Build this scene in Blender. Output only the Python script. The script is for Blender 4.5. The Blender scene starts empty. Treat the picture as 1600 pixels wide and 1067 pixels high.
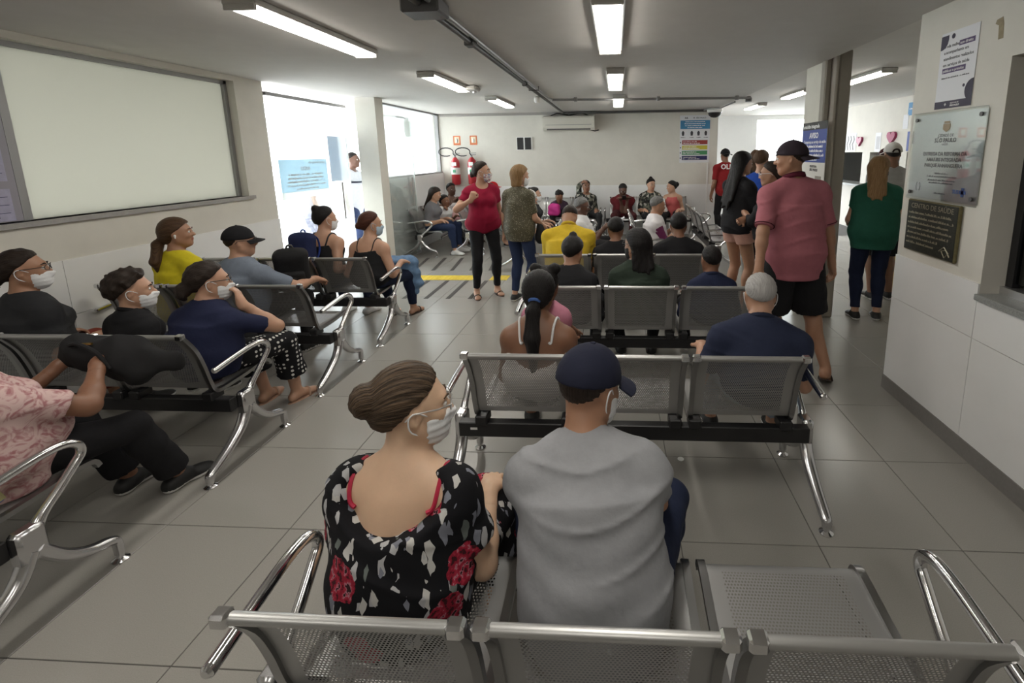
import bpy, bmesh, math, random
import numpy as np
from mathutils import Vector, Matrix
random.seed(7); np.random.seed(7)
scene = bpy.context.scene
COL = scene.collection
# ---------------------------------------------------------------- camera
F, CX, CY = 739.16, 919.95, 373.39
cd = bpy.data.cameras.new('camera'); cam = bpy.data.objects.new('camera', cd); COL.objects.link(cam)
cd.sensor_fit = 'HORIZONTAL'; cd.sensor_width = 36.0; cd.lens = F / 1600 * 36.0
cd.shift_x = (800 - CX) / 1600; cd.shift_y = (CY - 533.5) / 1600
cd.clip_start = 0.05
TH, YAW, ROLL = .1796, .0581, -.0137
cam.matrix_world = (Matrix.Translation((0, 0, 1.70)) @ Matrix.Rotation(YAW, 4, 'Z') @
                    Matrix.Rotation(math.pi / 2 - TH, 4, 'X') @ Matrix.Rotation(ROLL, 4, 'Z'))
scene.camera = cam
# ---------------------------------------------------------------- world, exposure
w = bpy.data.worlds.new('sky'); scene.world = w; w.use_nodes = True
bg = w.node_tree.nodes['Background']; bg.inputs[0].default_value = (.93, .96, 1, 1); bg.inputs[1].default_value = 4.2
vs = scene.view_settings
vs.view_transform = 'Standard'; vs.look = 'None'; vs.gamma = 1.0; vs.use_curve_mapping = False
vs.exposure = 1.5
LAMP = 8.5
CEIL = 2.53
# ---------------------------------------------------------------- materials
_M = {}
def mat(name, c=(.5, .5, .5), r=.5, m=0., n=0., ns=40., b=0., bs=200., sss=0., em=0., coat=0., tr=0., stretch=None, spec=.5):
    if name in _M: return _M[name]
    M = bpy.data.materials.new(name); M.use_nodes = True; _M[name] = M
    nt = M.node_tree; N = nt.nodes; L = nt.links; p = N['Principled BSDF']
    p.inputs['Base Color'].default_value = (*c, 1); p.inputs['Roughness'].default_value = r; p.inputs['Metallic'].default_value = m
    p.inputs['Specular IOR Level'].default_value = spec
    if sss: p.inputs['Subsurface Weight'].default_value = sss; p.inputs['Subsurface Radius'].default_value = (.012, .005, .003); p.inputs['Subsurface Scale'].default_value = .6
    if coat: p.inputs['Coat Weight'].default_value = coat; p.inputs['Coat Roughness'].default_value = .12
    if em: p.inputs['Emission Color'].default_value = (*c, 1); p.inputs['Emission Strength'].default_value = em
    if n or b:
        tc = N.new('ShaderNodeTexCoord'); mp = N.new('ShaderNodeMapping'); L.new(tc.outputs['Object'], mp.inputs[0])
        if stretch: mp.inputs['Scale'].default_value = stretch
        if n:
            no = N.new('ShaderNodeTexNoise'); no.inputs['Scale'].default_value = ns; no.inputs['Detail'].default_value = 5; no.inputs['Roughness'].default_value = .6
            L.new(mp.outputs[0], no.inputs[0])
            rp = N.new('ShaderNodeMapRange'); rp.inputs[1].default_value = .25; rp.inputs[2].default_value = .75; rp.inputs[3].default_value = 1 - n; rp.inputs[4].default_value = 1 + n
            L.new(no.outputs[0], rp.inputs[0])
            vm = N.new('ShaderNodeVectorMath'); vm.operation = 'SCALE'; vm.inputs[0].default_value = c; L.new(rp.outputs[0], vm.inputs['Scale'])
            L.new(vm.outputs[0], p.inputs['Base Color'])
        if b:
            n2 = N.new('ShaderNodeTexNoise'); n2.inputs['Scale'].default_value = bs; n2.inputs['Detail'].default_value = 4; L.new(mp.outputs[0], n2.inputs[0])
            bp = N.new('ShaderNodeBump'); bp.inputs['Strength'].default_value = b; bp.inputs['Distance'].default_value = .01
            L.new(n2.outputs[0], bp.inputs['Height']); L.new(bp.outputs[0], p.inputs['Normal'])
    return M
def glass_mat(name, tint=(.96, .98, .97), fac=.10, haze=.0):
    if name in _M: return _M[name]
    M = bpy.data.materials.new(name); M.use_nodes = True; _M[name] = M
    N = M.node_tree.nodes; L = M.node_tree.links; N.remove(N['Principled BSDF'])
    t = N.new('ShaderNodeBsdfTransparent'); t.inputs[0].default_value = (*tint, 1)
    g = N.new('ShaderNodeBsdfGlossy'); g.inputs['Roughness'].default_value = .03
    lw = N.new('ShaderNodeLayerWeight'); lw.inputs[0].default_value = .25
    mr = N.new('ShaderNodeMapRange'); mr.inputs[3].default_value = .04; mr.inputs[4].default_value = .6; L.new(lw.outputs['Fresnel'], mr.inputs[0])
    mx = N.new('ShaderNodeMixShader'); L.new(mr.outputs[0], mx.inputs[0]); L.new(t.outputs[0], mx.inputs[1]); L.new(g.outputs[0], mx.inputs[2])
    o = mx
    if haze:
        d = N.new('ShaderNodeBsdfDiffuse'); d.inputs[0].default_value = (.85, .87, .87, 1)
        m2 = N.new('ShaderNodeMixShader'); m2.inputs[0].default_value = haze; L.new(mx.outputs[0], m2.inputs[1]); L.new(d.outputs[0], m2.inputs[2]); o = m2
    L.new(o.outputs[0], N['Material Output'].inputs[0])
    return M
def translucent_mat(name, c):
    M = bpy.data.materials.new(name); M.use_nodes = True
    N = M.node_tree.nodes; L = M.node_tree.links; N.remove(N['Principled BSDF'])
    t = N.new('ShaderNodeBsdfTranslucent'); t.inputs[0].default_value = (*c, 1)
    d = N.new('ShaderNodeBsdfDiffuse'); d.inputs[0].default_value = (.75, .76, .70, 1)
    mx = N.new('ShaderNodeMixShader'); mx.inputs[0].default_value = .22
    L.new(t.outputs[0], mx.inputs[1]); L.new(d.outputs[0], mx.inputs[2]); L.new(mx.outputs[0], N['Material Output'].inputs[0])
    return M
def perf_mat():
    """brushed grey steel sheet, punched with fine round holes in staggered rows (UV in metres); solid margins"""
    M = bpy.data.materials.new('perforated_steel'); M.use_nodes = True
    N = M.node_tree.nodes; L = M.node_tree.links; p = N['Principled BSDF']
    p.inputs['Base Color'].default_value = (.38, .38, .375, 1); p.inputs['Metallic'].default_value = .75; p.inputs['Roughness'].default_value = .42
    uv = N.new('ShaderNodeUVMap'); uv.uv_map = 'UVMap'
    sx = N.new('ShaderNodeSeparateXYZ'); L.new(uv.outputs[0], sx.inputs[0])
    def mth(op, a, b=None, c=None):
        m = N.new('ShaderNodeMath'); m.operation = op
        for i, v in enumerate((a, b, c)):
            if v is None: continue
            if isinstance(v, (int, float)): m.inputs[i].default_value = v
            else: L.new(v, m.inputs[i])
        return m.outputs[0]
    pitch = .0095
    row = mth('FLOOR', mth('DIVIDE', sx.outputs[1], pitch))
    off = mth('MULTIPLY', mth('MODULO', row, 2.0), .5)
    fu = mth('SUBTRACT', mth('FRACT', mth('ADD', mth('DIVIDE', sx.outputs[0], pitch), off)), .5)
    fv = mth('SUBTRACT', mth('FRACT', mth('DIVIDE', sx.outputs[1], pitch)), .5)
    d = mth('SQRT', mth('ADD', mth('MULTIPLY', fu, fu), mth('MULTIPLY', fv, fv)))
    hole = mth('LESS_THAN', d, .31)
    uv2 = N.new('ShaderNodeUVMap'); uv2.uv_map = 'Margin'
    s2 = N.new('ShaderNodeSeparateXYZ'); L.new(uv2.outputs[0], s2.inputs[0])
    inn = mth('MULTIPLY', mth('GREATER_THAN', s2.outputs[0], 0.0), mth('GREATER_THAN', s2.outputs[1], 0.0))
    fac = mth('MULTIPLY', hole, inn)
    t = N.new('ShaderNodeBsdfTransparent'); mx = N.new('ShaderNodeMixShader')
    L.new(fac, mx.inputs[0]); L.new(p.outputs[0], mx.inputs[1]); L.new(t.outputs[0], mx.inputs[2]); L.new(mx.outputs[0], N['Material Output'].inputs[0])
    return M
# ---------------------------------------------------------------- mesh helpers
class MB:
    def __init__(s): s.v = []; s.f = []; s.mi = []; s.cur = 0
    def add(s, vs, fs):
        o = len(s.v); s.v += [tuple(map(float, q)) for q in vs]
        for f in fs: s.f.append([i + o for i in f]); s.mi.append(s.cur)
        return s
    def box(s, x0, x1, y0, y1, z0, z1, T=None):
        vs = [(x, y, z) for z in (z0, z1) for y in (y0, y1) for x in (x0, x1)]
        if T is not None: vs = [tuple(T @ Vector(q)) for q in vs]
        return s.add(vs, [(0, 2, 3, 1), (4, 5, 7, 6), (0, 1, 5, 4), (2, 6, 7, 3), (0, 4, 6, 2), (1, 3, 7, 5)])
    def bbox(s, x0, x1, y0, y1, z0, z1, b=.005, T=None):
        """box with chamfered edges"""
        vs = []; 
        xs = (x0, x1); ys = (y0, y1); zs = (z0, z1); idx = {}
        for i in (0, 1):
            for j in (0, 1):
                for k in (0, 1):
                    sx, sy, sz = (1 - 2 * i) * b, (1 - 2 * j) * b, (1 - 2 * k) * b
                    for a, q in enumerate(((xs[i], ys[j] + sy, zs[k] + sz), (xs[i] + sx, ys[j], zs[k] + sz), (xs[i] + sx, ys[j] + sy, zs[k]))):
                        idx[i, j, k, a] = len(vs); vs.append(q)
        fs = []
        for i in (0, 1):
            q = [idx[i, 0, 0, 0], idx[i, 0, 1, 0], idx[i, 1, 1, 0], idx[i, 1, 0, 0]]; fs.append(q if i == 0 else q[::-1])
            q = [idx[0, i, 0, 1], idx[1, i, 0, 1], idx[1, i, 1, 1], idx[0, i, 1, 1]]; fs.append(q if i == 0 else q[::-1])
            q = [idx[0, 0, i, 2], idx[0, 1, i, 2], idx[1, 1, i, 2], idx[1, 0, i, 2]]; fs.append(q if i == 0 else q[::-1])
        for j in (0, 1):
            for k in (0, 1):
                fs.append([idx[0, j, k, 1], idx[1, j, k, 1], idx[1, j, k, 2], idx[0, j, k, 2]])
                fs.append([idx[j, 0, k, 0], idx[j, 1, k, 0], idx[j, 1, k, 2], idx[j, 0, k, 2]])
                fs.append([idx[j, k, 0, 0], idx[j, k, 1, 0], idx[j, k, 1, 1], idx[j, k, 0, 1]])
        for i in (0, 1):
            for j in (0, 1):
                for k in (0, 1): fs.append([idx[i, j, k, 0], idx[i, j, k, 1], idx[i, j, k, 2]])
        if T is not None: vs = [tuple(T @ Vector(q)) for q in vs]
        return s.add(vs, fs)
    def tube(s, path, r, n=10, closed=False, caps=True, flat=1.0):
        P = [Vector(q) for q in path]; m = len(P); rr = r if isinstance(r, (list, tuple)) else [r] * m
        prev = None; vs = []
        for i in range(m):
            if closed: t = P[(i + 1) % m] - P[i - 1]
            else: t = P[min(i + 1, m - 1)] - P[max(i - 1, 0)]
            t.normalize()
            if prev is None:
                u = Vector((1, 0, 0)) if abs(t.x) < .8 else Vector((0, 0, 1))
                u = (u - t * u.dot(t)).normalized()
            else:
                u = prev - t * prev.dot(t)
                u = u.normalized() if u.length > 1e-6 else prev
            prev = u; v = t.cross(u)
            for k in range(n):
                a = 2 * math.pi * k / n
                vs.append(P[i] + u * (math.cos(a) * rr[i]) + v * (math.sin(a) * rr[i] * flat))
        fs = []
        for i in range(m if closed else m - 1):
            j = (i + 1) % m
            for k in range(n):
                l = (k + 1) % n; fs.append([i * n + k, i * n + l, j * n + l, j * n + k])
        if caps and not closed:
            fs.append(list(range(n))[::-1]); fs.append([(m - 1) * n + k for k in range(n)])
        return s.add(vs, fs)
    def lathe(s, c, prof, n=16, axis='z'):
        vs = []; c = Vector(c)
        for (r, h) in prof:
            for k in range(n):
                a = 2 * math.pi * k / n; x, y = r * math.cos(a), r * math.sin(a)
                q = {'z': (x, y, h), 'y': (x, h, y), 'x': (h, x, y)}[axis]
                vs.append(c + Vector(q))
        fs = [[i * n + k, i * n + (k + 1) % n, (i + 1) * n + (k + 1) % n, (i + 1) * n + k] for i in range(len(prof) - 1) for k in range(n)]
        fs.append(list(range(n))[::-1]); fs.append([(len(prof) - 1) * n + k for k in range(n)])
        return s.add(vs, fs)
    def prism(s, poly, a0, a1, plane='xz'):
        """poly in a plane, extruded along the third axis from a0 to a1"""
        n = len(poly); vs = []
        for a in (a0, a1):
            for (p, q) in poly: vs.append({'xz': (p, a, q), 'yz': (a, p, q), 'xy': (p, q, a)}[plane])
        fs = [list(range(n)), [n + i for i in range(n)][::-1]] + [[i, i + n, (i + 1) % n + n, (i + 1) % n] for i in range(n)]
        return s.add(vs, fs)
    def mesh(s, name, smooth=False):
        me = bpy.data.meshes.new(name); me.from_pydata(s.v, [], s.f)
        bm = bmesh.new(); bm.from_mesh(me); bmesh.ops.recalc_face_normals(bm, faces=bm.faces); bm.to_mesh(me); bm.free()
        if any(s.mi): me.polygons.foreach_set('material_index', s.mi)
        if smooth:
            me.polygons.foreach_set('use_smooth', [True] * len(me.polygons))
            try: me.set_sharp_from_angle(angle=math.radians(42))
            except Exception: pass
        return me
    def build(s, name, m, parent=None, smooth=False, loc=None):
        me = s.mesh(name, smooth)
        for q in (m if isinstance(m, (list, tuple)) else [m]): me.materials.append(q)
        return link(name, me, parent, loc)
def link(name, me, parent=None, loc=None):
    o = bpy.data.objects.new(name, me); COL.objects.link(o)
    if parent is not None: o.parent = parent
    if loc is not None: o.location = loc
    return o
def tag(o, label, cat, group=None):
    o['label'] = label; o['category'] = cat
    if group: o['group'] = group
    return o
def struct(o): o['kind'] = 'structure'; return o
def thing(name, label, cat, loc=(0, 0, 0), rz=0, group=None):
    o = bpy.data.objects.new(name, None); COL.objects.link(o); o.empty_display_size = .1
    o.location = loc; o.rotation_euler = (0, 0, rz)
    return tag(o, label, cat, group)
def copy_tree(o, parent=None):
    c = o.copy(); COL.objects.link(c); c.parent = parent
    for ch in list(o.children): copy_tree(ch, c)
    return c
def text_mesh(s, size, align='LEFT', bold=0.0, depth=.0004):
    cu = bpy.data.curves.new('lettering', 'FONT'); cu.body = s; cu.size = size; cu.align_x = align; cu.offset = bold; cu.extrude = depth; cu.resolution_u = 2
    o = bpy.data.objects.new('lettering_source', cu); me = bpy.data.meshes.new_from_object(o)
    bpy.data.objects.remove(o); bpy.data.curves.remove(cu); return me
def lettering(s, size, m, parent, T, align='LEFT', bold=0.0, name='lettering'):
    """T: matrix taking (x along text, y up, z out of the surface) into the parent's space"""
    me = text_mesh(s, size, align, bold); me.transform(T); me.materials.append(m)
    return link(name, me, parent)
def frame(origin, xdir, ydir):
    x = Vector(xdir).normalized(); y = Vector(ydir).normalized(); z = x.cross(y)
    return Matrix((( x.x, y.x, z.x, origin[0]), (x.y, y.y, z.y, origin[1]), (x.z, y.z, z.z, origin[2]), (0, 0, 0, 1)))
# ================================================================ SETTING
XL, XR, YB = -3.92, 1.94, 9.90
m_tile = mat('floor_tile', (.305, .293, .27), .24, n=.10, ns=260, b=.02, bs=300, spec=.45)
m_grout = mat('grout', (.10, .095, .09), .9)
m_ceil = mat('ceiling_paint', (.60, .58, .55), .9, n=.03, ns=6, b=.05, bs=60)
m_ceil2 = mat('corridor_ceiling_paint', (.72, .70, .66), .9, n=.03, ns=6)
m_wall = mat('wall_paint', (.66, .64, .58), .75, n=.04, ns=5, b=.03, bs=90)
m_wains = mat('gloss_wall_paint', (.80, .805, .80), .33, n=.02, ns=5)
m_grey = mat('grey_metal', (.30, .30, .30), .5, .6)
m_dkgrey = mat('dark_rail', (.10, .10, .10), .5, .3)
m_alu = mat('aluminium', (.62, .62, .62), .35, .9)
m_white = mat('white_plastic', (.80, .80, .78), .45)
m_black = mat('black_plastic', (.015, .015, .017), .45)
m_base = mat('grey_skirting', (.20, .19, .18), .6, n=.08, ns=60)
m_granite = mat('granite', (.28, .29, .28), .3, n=.35, ns=160)
m_glass = glass_mat('clear_glass')
m_doorglass = glass_mat('door_glass', (.93, .96, .95), haze=.10)

fl = struct(MB().box(XL - .3, 7.2, -4.2, 13.2, -.06, -.004).build('floor', m_grout))
tile = MB().bbox(-.2983, .2983, -.2983, .2983, -.005, .0, .0016).mesh('tile'); tile.materials.append(m_tile)
X0, Y0 = -1.5185, 1.2433
for i in range(-5, 12):
    for j in range(-4, 17):
        x, y = X0 + .6 * i + .3, Y0 + .6 * j + .3
        if x < XL - .1 or y > YB + .9: continue
        if x > XR + .1 and (y < 3.3 or x > 5.3 or y > 9.9): continue
        if x < XL + .2 and y < 2.2: continue
        link('tile', tile, fl, (x, y, 0))
struct(MB().box(-14, XL - .3, -3, 18, -.06, -.002).build('ground', mat('pale_concrete', (.78, .78, .76), .9, n=.05, ns=4)))
struct(MB().box(XL - 1.4, 2.0, -4.2, 10.3, CEIL, CEIL + .2).build('ceiling', m_ceil))
struct(MB().box(2.0, 7.2, 3.0, 13.3, 2.62, 2.8).build('ceiling_corridor', m_ceil2))
struct(MB().box(1.96, 7.2, -4.2, 3.0, CEIL, CEIL + .2).build('ceiling_office', m_ceil))
struct(MB().box(-1.0, 2.0, 10.3, 13.3, 2.62, 2.8).build('ceiling_rear', m_ceil2))

# left wall with the frosted window and the notice pane
b = MB(); y0, y1, z0, z1 = 2.96, 4.86, 1.30, 2.48
b.box(XL - .18, XL, -4.2, 1.7, 0, CEIL); b.box(XL - .18, XL, 1.7, 5.26, 0, z0); b.box(XL - .18, XL, 1.7, 5.26, z1, CEIL)
b.box(XL - .18, XL, y1, 5.26, z0, z1)
wl = struct(b.build('wall_left', m_wall))
b = MB()
for (ya, yb) in ((-4.2, 1.0), (1.0, 3.05), (3.05, 5.26)):
    b.box(XL, XL + .012, ya + .002, yb - .002, .02, .60); b.box(XL, XL + .012, ya + .002, yb - .002, .604, 1.0)
struct(b.build('trim_1', m_wains))
w1 = struct(MB().box(XL - .12, XL - .11, y0 + .01, y1 - .01, z0 + .0, z1 - .005).build('window_1', translucent_mat('frosted_pane', (.295, .293, .262))))
b = MB(); b.box(XL - .14, XL - .08, y0, y0 + .05, z0, z1); b.box(XL - .14, XL - .08, y1 - .04, y1, z0, z1); b.box(XL - .14, XL - .08, y0, y1, z1 - .035, z1)
b.build('window_frame', m_grey, w1)
MB().box(XL - .14, XL + .03, 1.7, y1 + .06, z0 - .035, z0).build('window_sill', mat('stone_sill', (.33, .32, .31), .5, n=.1, ns=60), w1)
nb = thing('notice_board', 'lavender glazed notice panel with taped paper schedules beside frosted window', 'notice board', (XL - .10, 2.33, z0))
MB().box(-.02, .02, -.625, .628, .003, 1.175).build('panel', mat('lavender_panel', (.30, .29, .33), .5, n=.06, ns=8), nb)
m_paper_v = mat('lilac_paper', (.40, .39, .52), .8, n=.12, ns=30); m_ink = mat('blue_ink', (.09, .09, .16), .8)
for (pz0, pz1, k) in ((.56, .75, 0), (.27, .48, 1), (.01, .22, 2)):
    for (pa, pb) in ((.08, .585), (-.48, .02)):
        p = MB().box(.021, .023, pa, pb, pz0, pz1).build('paper', m_paper_v, nb)
        g = MB()
        for q in range(1, 6): yy = pa + (pb - pa) * q / 6; g.box(.0232, .0238, yy - .003, yy + .003, pz0 + .02, pz1 - .02)
        for q in range(1, 4): zz = pz0 + (pz1 - pz0) * q / 4; g.box(.0232, .0238, pa + .02, pb - .02, zz - .002, zz + .002)
        g.build('printed_table', m_ink, p)
struct(MB().box(XL - .18, 3.5, -4.4, -4.2, 0, CEIL).build('wall_front', m_wall))
# entrance facade
XF = -3.90
struct(MB().box(-3.76, -3.46, 6.86, 7.10, 0, CEIL).build('trim_column', m_wall))
d1 = struct(MB().box(XF - .03, XF + .01, 5.262, 6.86, 2.385, 2.425).build('door_1', m_grey))
MB().box(XF - .012, XF + .0, 5.30, 6.80, .02, 2.38).build('glass_leaf', m_doorglass, d1)
MB().box(XF - .016, XF + .004, 6.798, 6.81, .02, 2.38).build('leaf_edge', mat('bright_edge', (.85, .9, .88), .2), d1)
for xx in (.03, -.05):
    h = MB(); h.tube([(XF + xx, 6.53, .82), (XF + xx, 6.53, 1.34)], .016, 10); h.build('handle', m_alu, d1, True)
h = MB(); h.tube([(XF - .05, 6.53, .95), (XF + .03, 6.53, .95)], .01, 8); h.tube([(XF - .05, 6.53, 1.25), (XF + .03, 6.53, 1.25)], .01, 8); h.build('handle_pin', m_alu, d1, True)
d2 = struct(MB().box(-.006, .006, 0, .93, .012, 2.33).build('door_2', m_doorglass)); d2.location = (-3.58, 7.11, 0); d2.rotation_euler = (0, 0, -.13)
MB().box(-.008, .008, .928, .94, .012, 2.33).build('leaf_edge', _M['bright_edge'], d2)
for xx in (.035, -.03): MB().tube([(xx, .80, .86), (xx, .80, 1.34)], .016, 10).build('handle', m_alu, d2, True)
MB().box(-.02, .02, .84, .94, .0, .06).build('floor_patch_fitting', m_alu, d2)
# low wall and window beside the entrance
wl2 = struct(MB().box(-3.80, -3.62, 7.10, YB, 0, 1.33).build('wall_low', m_wains))
w2 = struct(MB().box(-3.72, -3.71, 7.12, YB - .03, 1.36, CEIL - .03).build('window_2', m_glass))
b = MB(); b.box(-3.76, -3.64, 7.10, YB, 1.33, 1.36); b.box(-3.75, -3.67, YB - .035, YB, 1.36, CEIL); b.box(-3.75, -3.67, 7.10, YB, CEIL - .03, CEIL); b.build('window_frame', m_grey, w2)
sp = thing('wall_spotlight', 'small grey wall lamp arm high outside the bright side window', 'lamp', (-3.98, 9.0, 2.30))
b = MB(); b.tube([(0, 0, .1), (0, -.35, .1)], .02, 8); b.build('arm', m_grey, sp); MB().lathe((0, .1, -.25), [(.05, 0), (.07, .1), (.06, .3), (.02, .36)], 12).build('lamp_head', m_white, sp, True)
# back wall
wb = struct(MB().box(-3.80, 2.06, YB, YB + .25, 0, CEIL).build('wall_back', m_wall))
struct(MB().box(-3.62, 2.06, YB - .01, YB, 0.0, 1.04).build('trim_2', m_wains))
struct(MB().box(-3.62, 2.06, YB - .05, YB, CEIL - .05, CEIL).build('trim_3', mat('ceiling_trim', (.33, .31, .29), .7)))
# right wall with the service window
b = MB(); wy0, wy1, wz0, wz1 = 1.2, 2.55, .93, 2.14
b.box(XR, XR + .2, -4.2, wy0, 0, CEIL); b.box(XR, XR + .2, wy1, 3.31, 0, CEIL); b.box(XR, XR + .2, wy0, wy1, 0, wz0); b.box(XR, XR + .2, wy0, wy1, wz1, CEIL)
struct(b.build('wall_right', m_wall))
b = MB(); b.box(XR - .008, XR, 2.552, 3.312, .10, .68); b.box(XR - .008, XR, 2.552, 3.312, .684, .985); b.box(XR - .008, XR, -4.2, 2.548, .10, .68); b.box(XR - .008, XR, -4.2, 2.548, .684, .925)
struct(b.build('trim_4', m_wains))
struct(MB().box(XR - .015, XR, -4.2, 3.315, 0, .10).build('baseboard_right', m_base))
w3 = struct(MB().box(XR + .14, XR + .148, wy0 + .03, wy1 - .04, wz0 + .07, wz1 - .03).build('window_3', glass_mat('tinted_glass', (.42, .46, .44))))
b = MB(); b.box(XR + .125, XR + .165, wy1 - .045, wy1, wz0 + .04, wz1); b.box(XR + .125, XR + .165, wy0, wy1, wz1 - .03, wz1); b.box(XR + .125, XR + .165, 1.9, 1.93, wz0 + .04, wz1); b.build('window_frame', m_black, w3)
MB().box(XR + .10, XR + .18, wy0, wy1, wz0 + .0, wz0 + .045).build('sill_rail', m_alu, w3)
MB().bbox(XR - .03, XR + .11, wy0, wy1 - .002, wz0 - .03, wz0 + .004, .004).build('window_sill', m_granite, w3)
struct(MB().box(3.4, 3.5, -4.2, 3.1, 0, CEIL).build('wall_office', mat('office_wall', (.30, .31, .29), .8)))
# wall between office and corridor, corridor walls
struct(MB().box(XR + .2, 7.2, 3.11, 3.31, 0, 2.62).build('wall_corridor_near', m_wall))
b = MB(); XC = 5.2
b.box(XC, XC + .15, 3.31, 13.1, 0, .98); b.box(XC, XC + .15, 3.31, 13.1, 1.64, 2.62)
for (ya, yb) in ((3.31, 6.2), (7.6, 7.9), (8.9, 9.1), (10.15, 10.45), (11.6, 13.1)): b.box(XC, XC + .15, ya, yb, .98, 1.64)
wc = struct(b.build('wall_corridor', m_wall))
struct(MB().box(XC - .28, XC + .2, 6.2, 11.6, .96, 1.0).build('trim_counter', m_granite))
struct(MB().box(7.0, 7.1, 3.3, 13.1, 0, 2.62).build('wall_service_room', m_wains))
b = MB(); b.box(-1.0, 3.75, 13.1, 13.3, 0, 2.62); b.box(3.75, 7.2, 13.1, 13.3, 2.50, 2.62); b.box(5.25, 7.2, 13.1, 13.3, 0, 2.5)
struct(b.build('wall_far', m_wains))
w4 = struct(MB().box(3.78, 5.2, 13.18, 13.19, .05, 2.48).build('window_4', m_glass))
MB().box(3.75, 5.25, 13.14, 13.2, .0, .05).build('window_frame', m_grey, w4)
# square column with two boxed-in pipes
c = struct(MB().bbox(2.0, 2.22, 4.88, 5.30, 0, 2.62, .006).build('column', mat('column_paint', (.62, .60, .53), .7, n=.04, ns=8)))
m_pipe = mat('taupe_pipe_box', (.30, .275, .235), .6, n=.06, ns=10)
MB().bbox(1.985, 2.045, 4.80, 4.90, 0, 2.62, .012).build('pipe_casing', m_pipe, c)
MB().bbox(2.045, 2.10, 4.76, 4.87, 0, 2.62, .02).build('pipe_casing', mat('taupe_light', (.44, .41, .36), .6, n=.06, ns=10), c)
MB().bbox(2.105, 2.22, 4.78, 4.875, 0, 2.62, .012).build('pipe_casing', m_pipe, c)

# ================================================================ CEILING FITTINGS
m_tube = mat('lit_diffuser', (1.0, .95, .87), .4, em=LAMP)
m_house = mat('lamp_housing', (.62, .61, .58), .5)
def lamp_mesh(L, W):
    h = MB(); h.bbox(-W / 2 - .02, W / 2 + .02, -L / 2, L / 2, -.035, 0, .008)
    d = MB(); poly = [(-W / 2, -.035), (-W / 2 + .02, -.058), (W / 2 - .02, -.058), (W / 2, -.035)]
    d.prism(poly, -L / 2 + .02, L / 2 - .02, 'xz')
    e = [MB(), MB()]
    for sg in (-1, 1): e[sg > 0].bbox(-W / 2 - .012, W / 2 + .012, sg * (L / 2 - .012) - .012, sg * (L / 2 - .012) + .012, -.062, -.03, .004)
    return h, d, e
def lamp(x, y, L, label, W=.15, z=CEIL, rz=0):
    t = thing('ceiling_light', label, 'ceiling light', (x, y, z), rz, 'fluorescent ceiling lights')
    h, d, e = lamp_mesh(L, W)
    h.build('housing', m_house, t); d.build('diffuser', m_tube, t); [q.build('end_cap', m_house, t) for q in e]
lamp(-1.98, 3.22, 1.32, 'long fluorescent ceiling light nearest the frosted window')
lamp(-1.90, 5.46, 1.22, 'fluorescent ceiling light with an emergency box, in the window-side row, second from the camera')
lamp(-1.80, 7.62, 1.25, 'small far fluorescent ceiling light left of the conduit, nearest the air conditioner')
lamp(-.04, 3.32, 1.32, 'large square-ended fluorescent ceiling light at top centre, nearest of the middle row')
lamp(.0, 5.57, 1.32, 'middle fluorescent ceiling light of the row running down the centre')
lamp(.05, 7.80, 1.35, 'farthest fluorescent ceiling light of the centre row, beyond the crossing conduit')
lamp(-1.98, .97, 1.32, 'fluorescent ceiling light of the window-side row over the nearest left bench')
lamp(-.04, .97, 1.32, 'fluorescent ceiling light of the centre row above the photographer')
lamp(-1.98, -1.28, 1.32, 'fluorescent ceiling light of the window-side row behind the photographer')
lamp(-.04, -1.28, 1.32, 'fluorescent ceiling light of the centre row behind the photographer')
lamp(3.14, 6.38, 1.05, 'fluorescent ceiling light in the corridor right of the column', z=2.62)
lamp(2.92, 8.10, 1.05, 'fluorescent corridor ceiling light just left of the column', z=2.62)
lamp(2.85, 10.2, 1.05, 'farthest corridor ceiling light before the glaring doorway', z=2.62)
t = thing('emergency_box', 'small emergency driver box beside a fluorescent ceiling light', 'box', (-1.78, 5.98, CEIL))
b = MB(); b.bbox(-.09, .09, -.12, .12, -.05, 0, .015); b.build('body', m_house, t); MB().lathe((.02, .1, -.05), [(.03, 0), (.025, -.02)], 10).build('lens', m_alu, t)
# conduits
cz = CEIL - .035
t = thing('cable_conduit', 'twin dark steel conduit running along the ceiling towards the air conditioner', 'conduit', (-1.04, 1.2, 0))
MB().tube([(.0, 0, cz), (.0, 8.46, cz)], .021, 10).build('conduit_tube', m_dkgrey, t, True)
MB().tube([(.06, 0, cz + .005), (.06, 5.9, cz + .005), (.10, 6.0, cz)], .012, 8).build('conduit_tube', m_grey, t, True)
MB().bbox(-.10, .11, 1.42, 1.60, cz - .045, CEIL - .001, .01).build('junction_box', m_dkgrey, t)
MB().bbox(-.035, .035, 2.30, 2.40, cz - .03, cz + .03, .006).build('coupling', m_dkgrey, t)
MB().bbox(-.03, .03, 4.4, 4.46, cz - .027, cz + .03, .006).build('coupling', m_dkgrey, t)
MB().tube([(-.03, 4.85, CEIL - .008), (-.03, 4.85, cz - .02), (.09, 4.85, cz - .02), (.09, 4.85, CEIL - .008)], .006, 6).build('clip', m_dkgrey, t)
MB().lathe((-.04, 5.55, cz - .10), [(.03, 0), (.045, .03), (.045, .07), (.02, .09)], 12).build('sensor', m_house, t, True)
t = thing('cable_conduit', 'thin conduit crossing the ceiling sideways above the seated crowd', 'conduit', (-.95, 7.35, 0))
MB().tube([(0, 0, cz), (2.90, .25, cz), (3.02, .3, cz + .005)], .019, 10).build('conduit_tube', m_grey, t, True)
for q in (.35, 1.6, 2.8): MB().bbox(q - .025, q + .025, q * .086 - .03, q * .086 + .03, cz - .028, CEIL - .001, .006).build('clip', m_grey, t)
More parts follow.
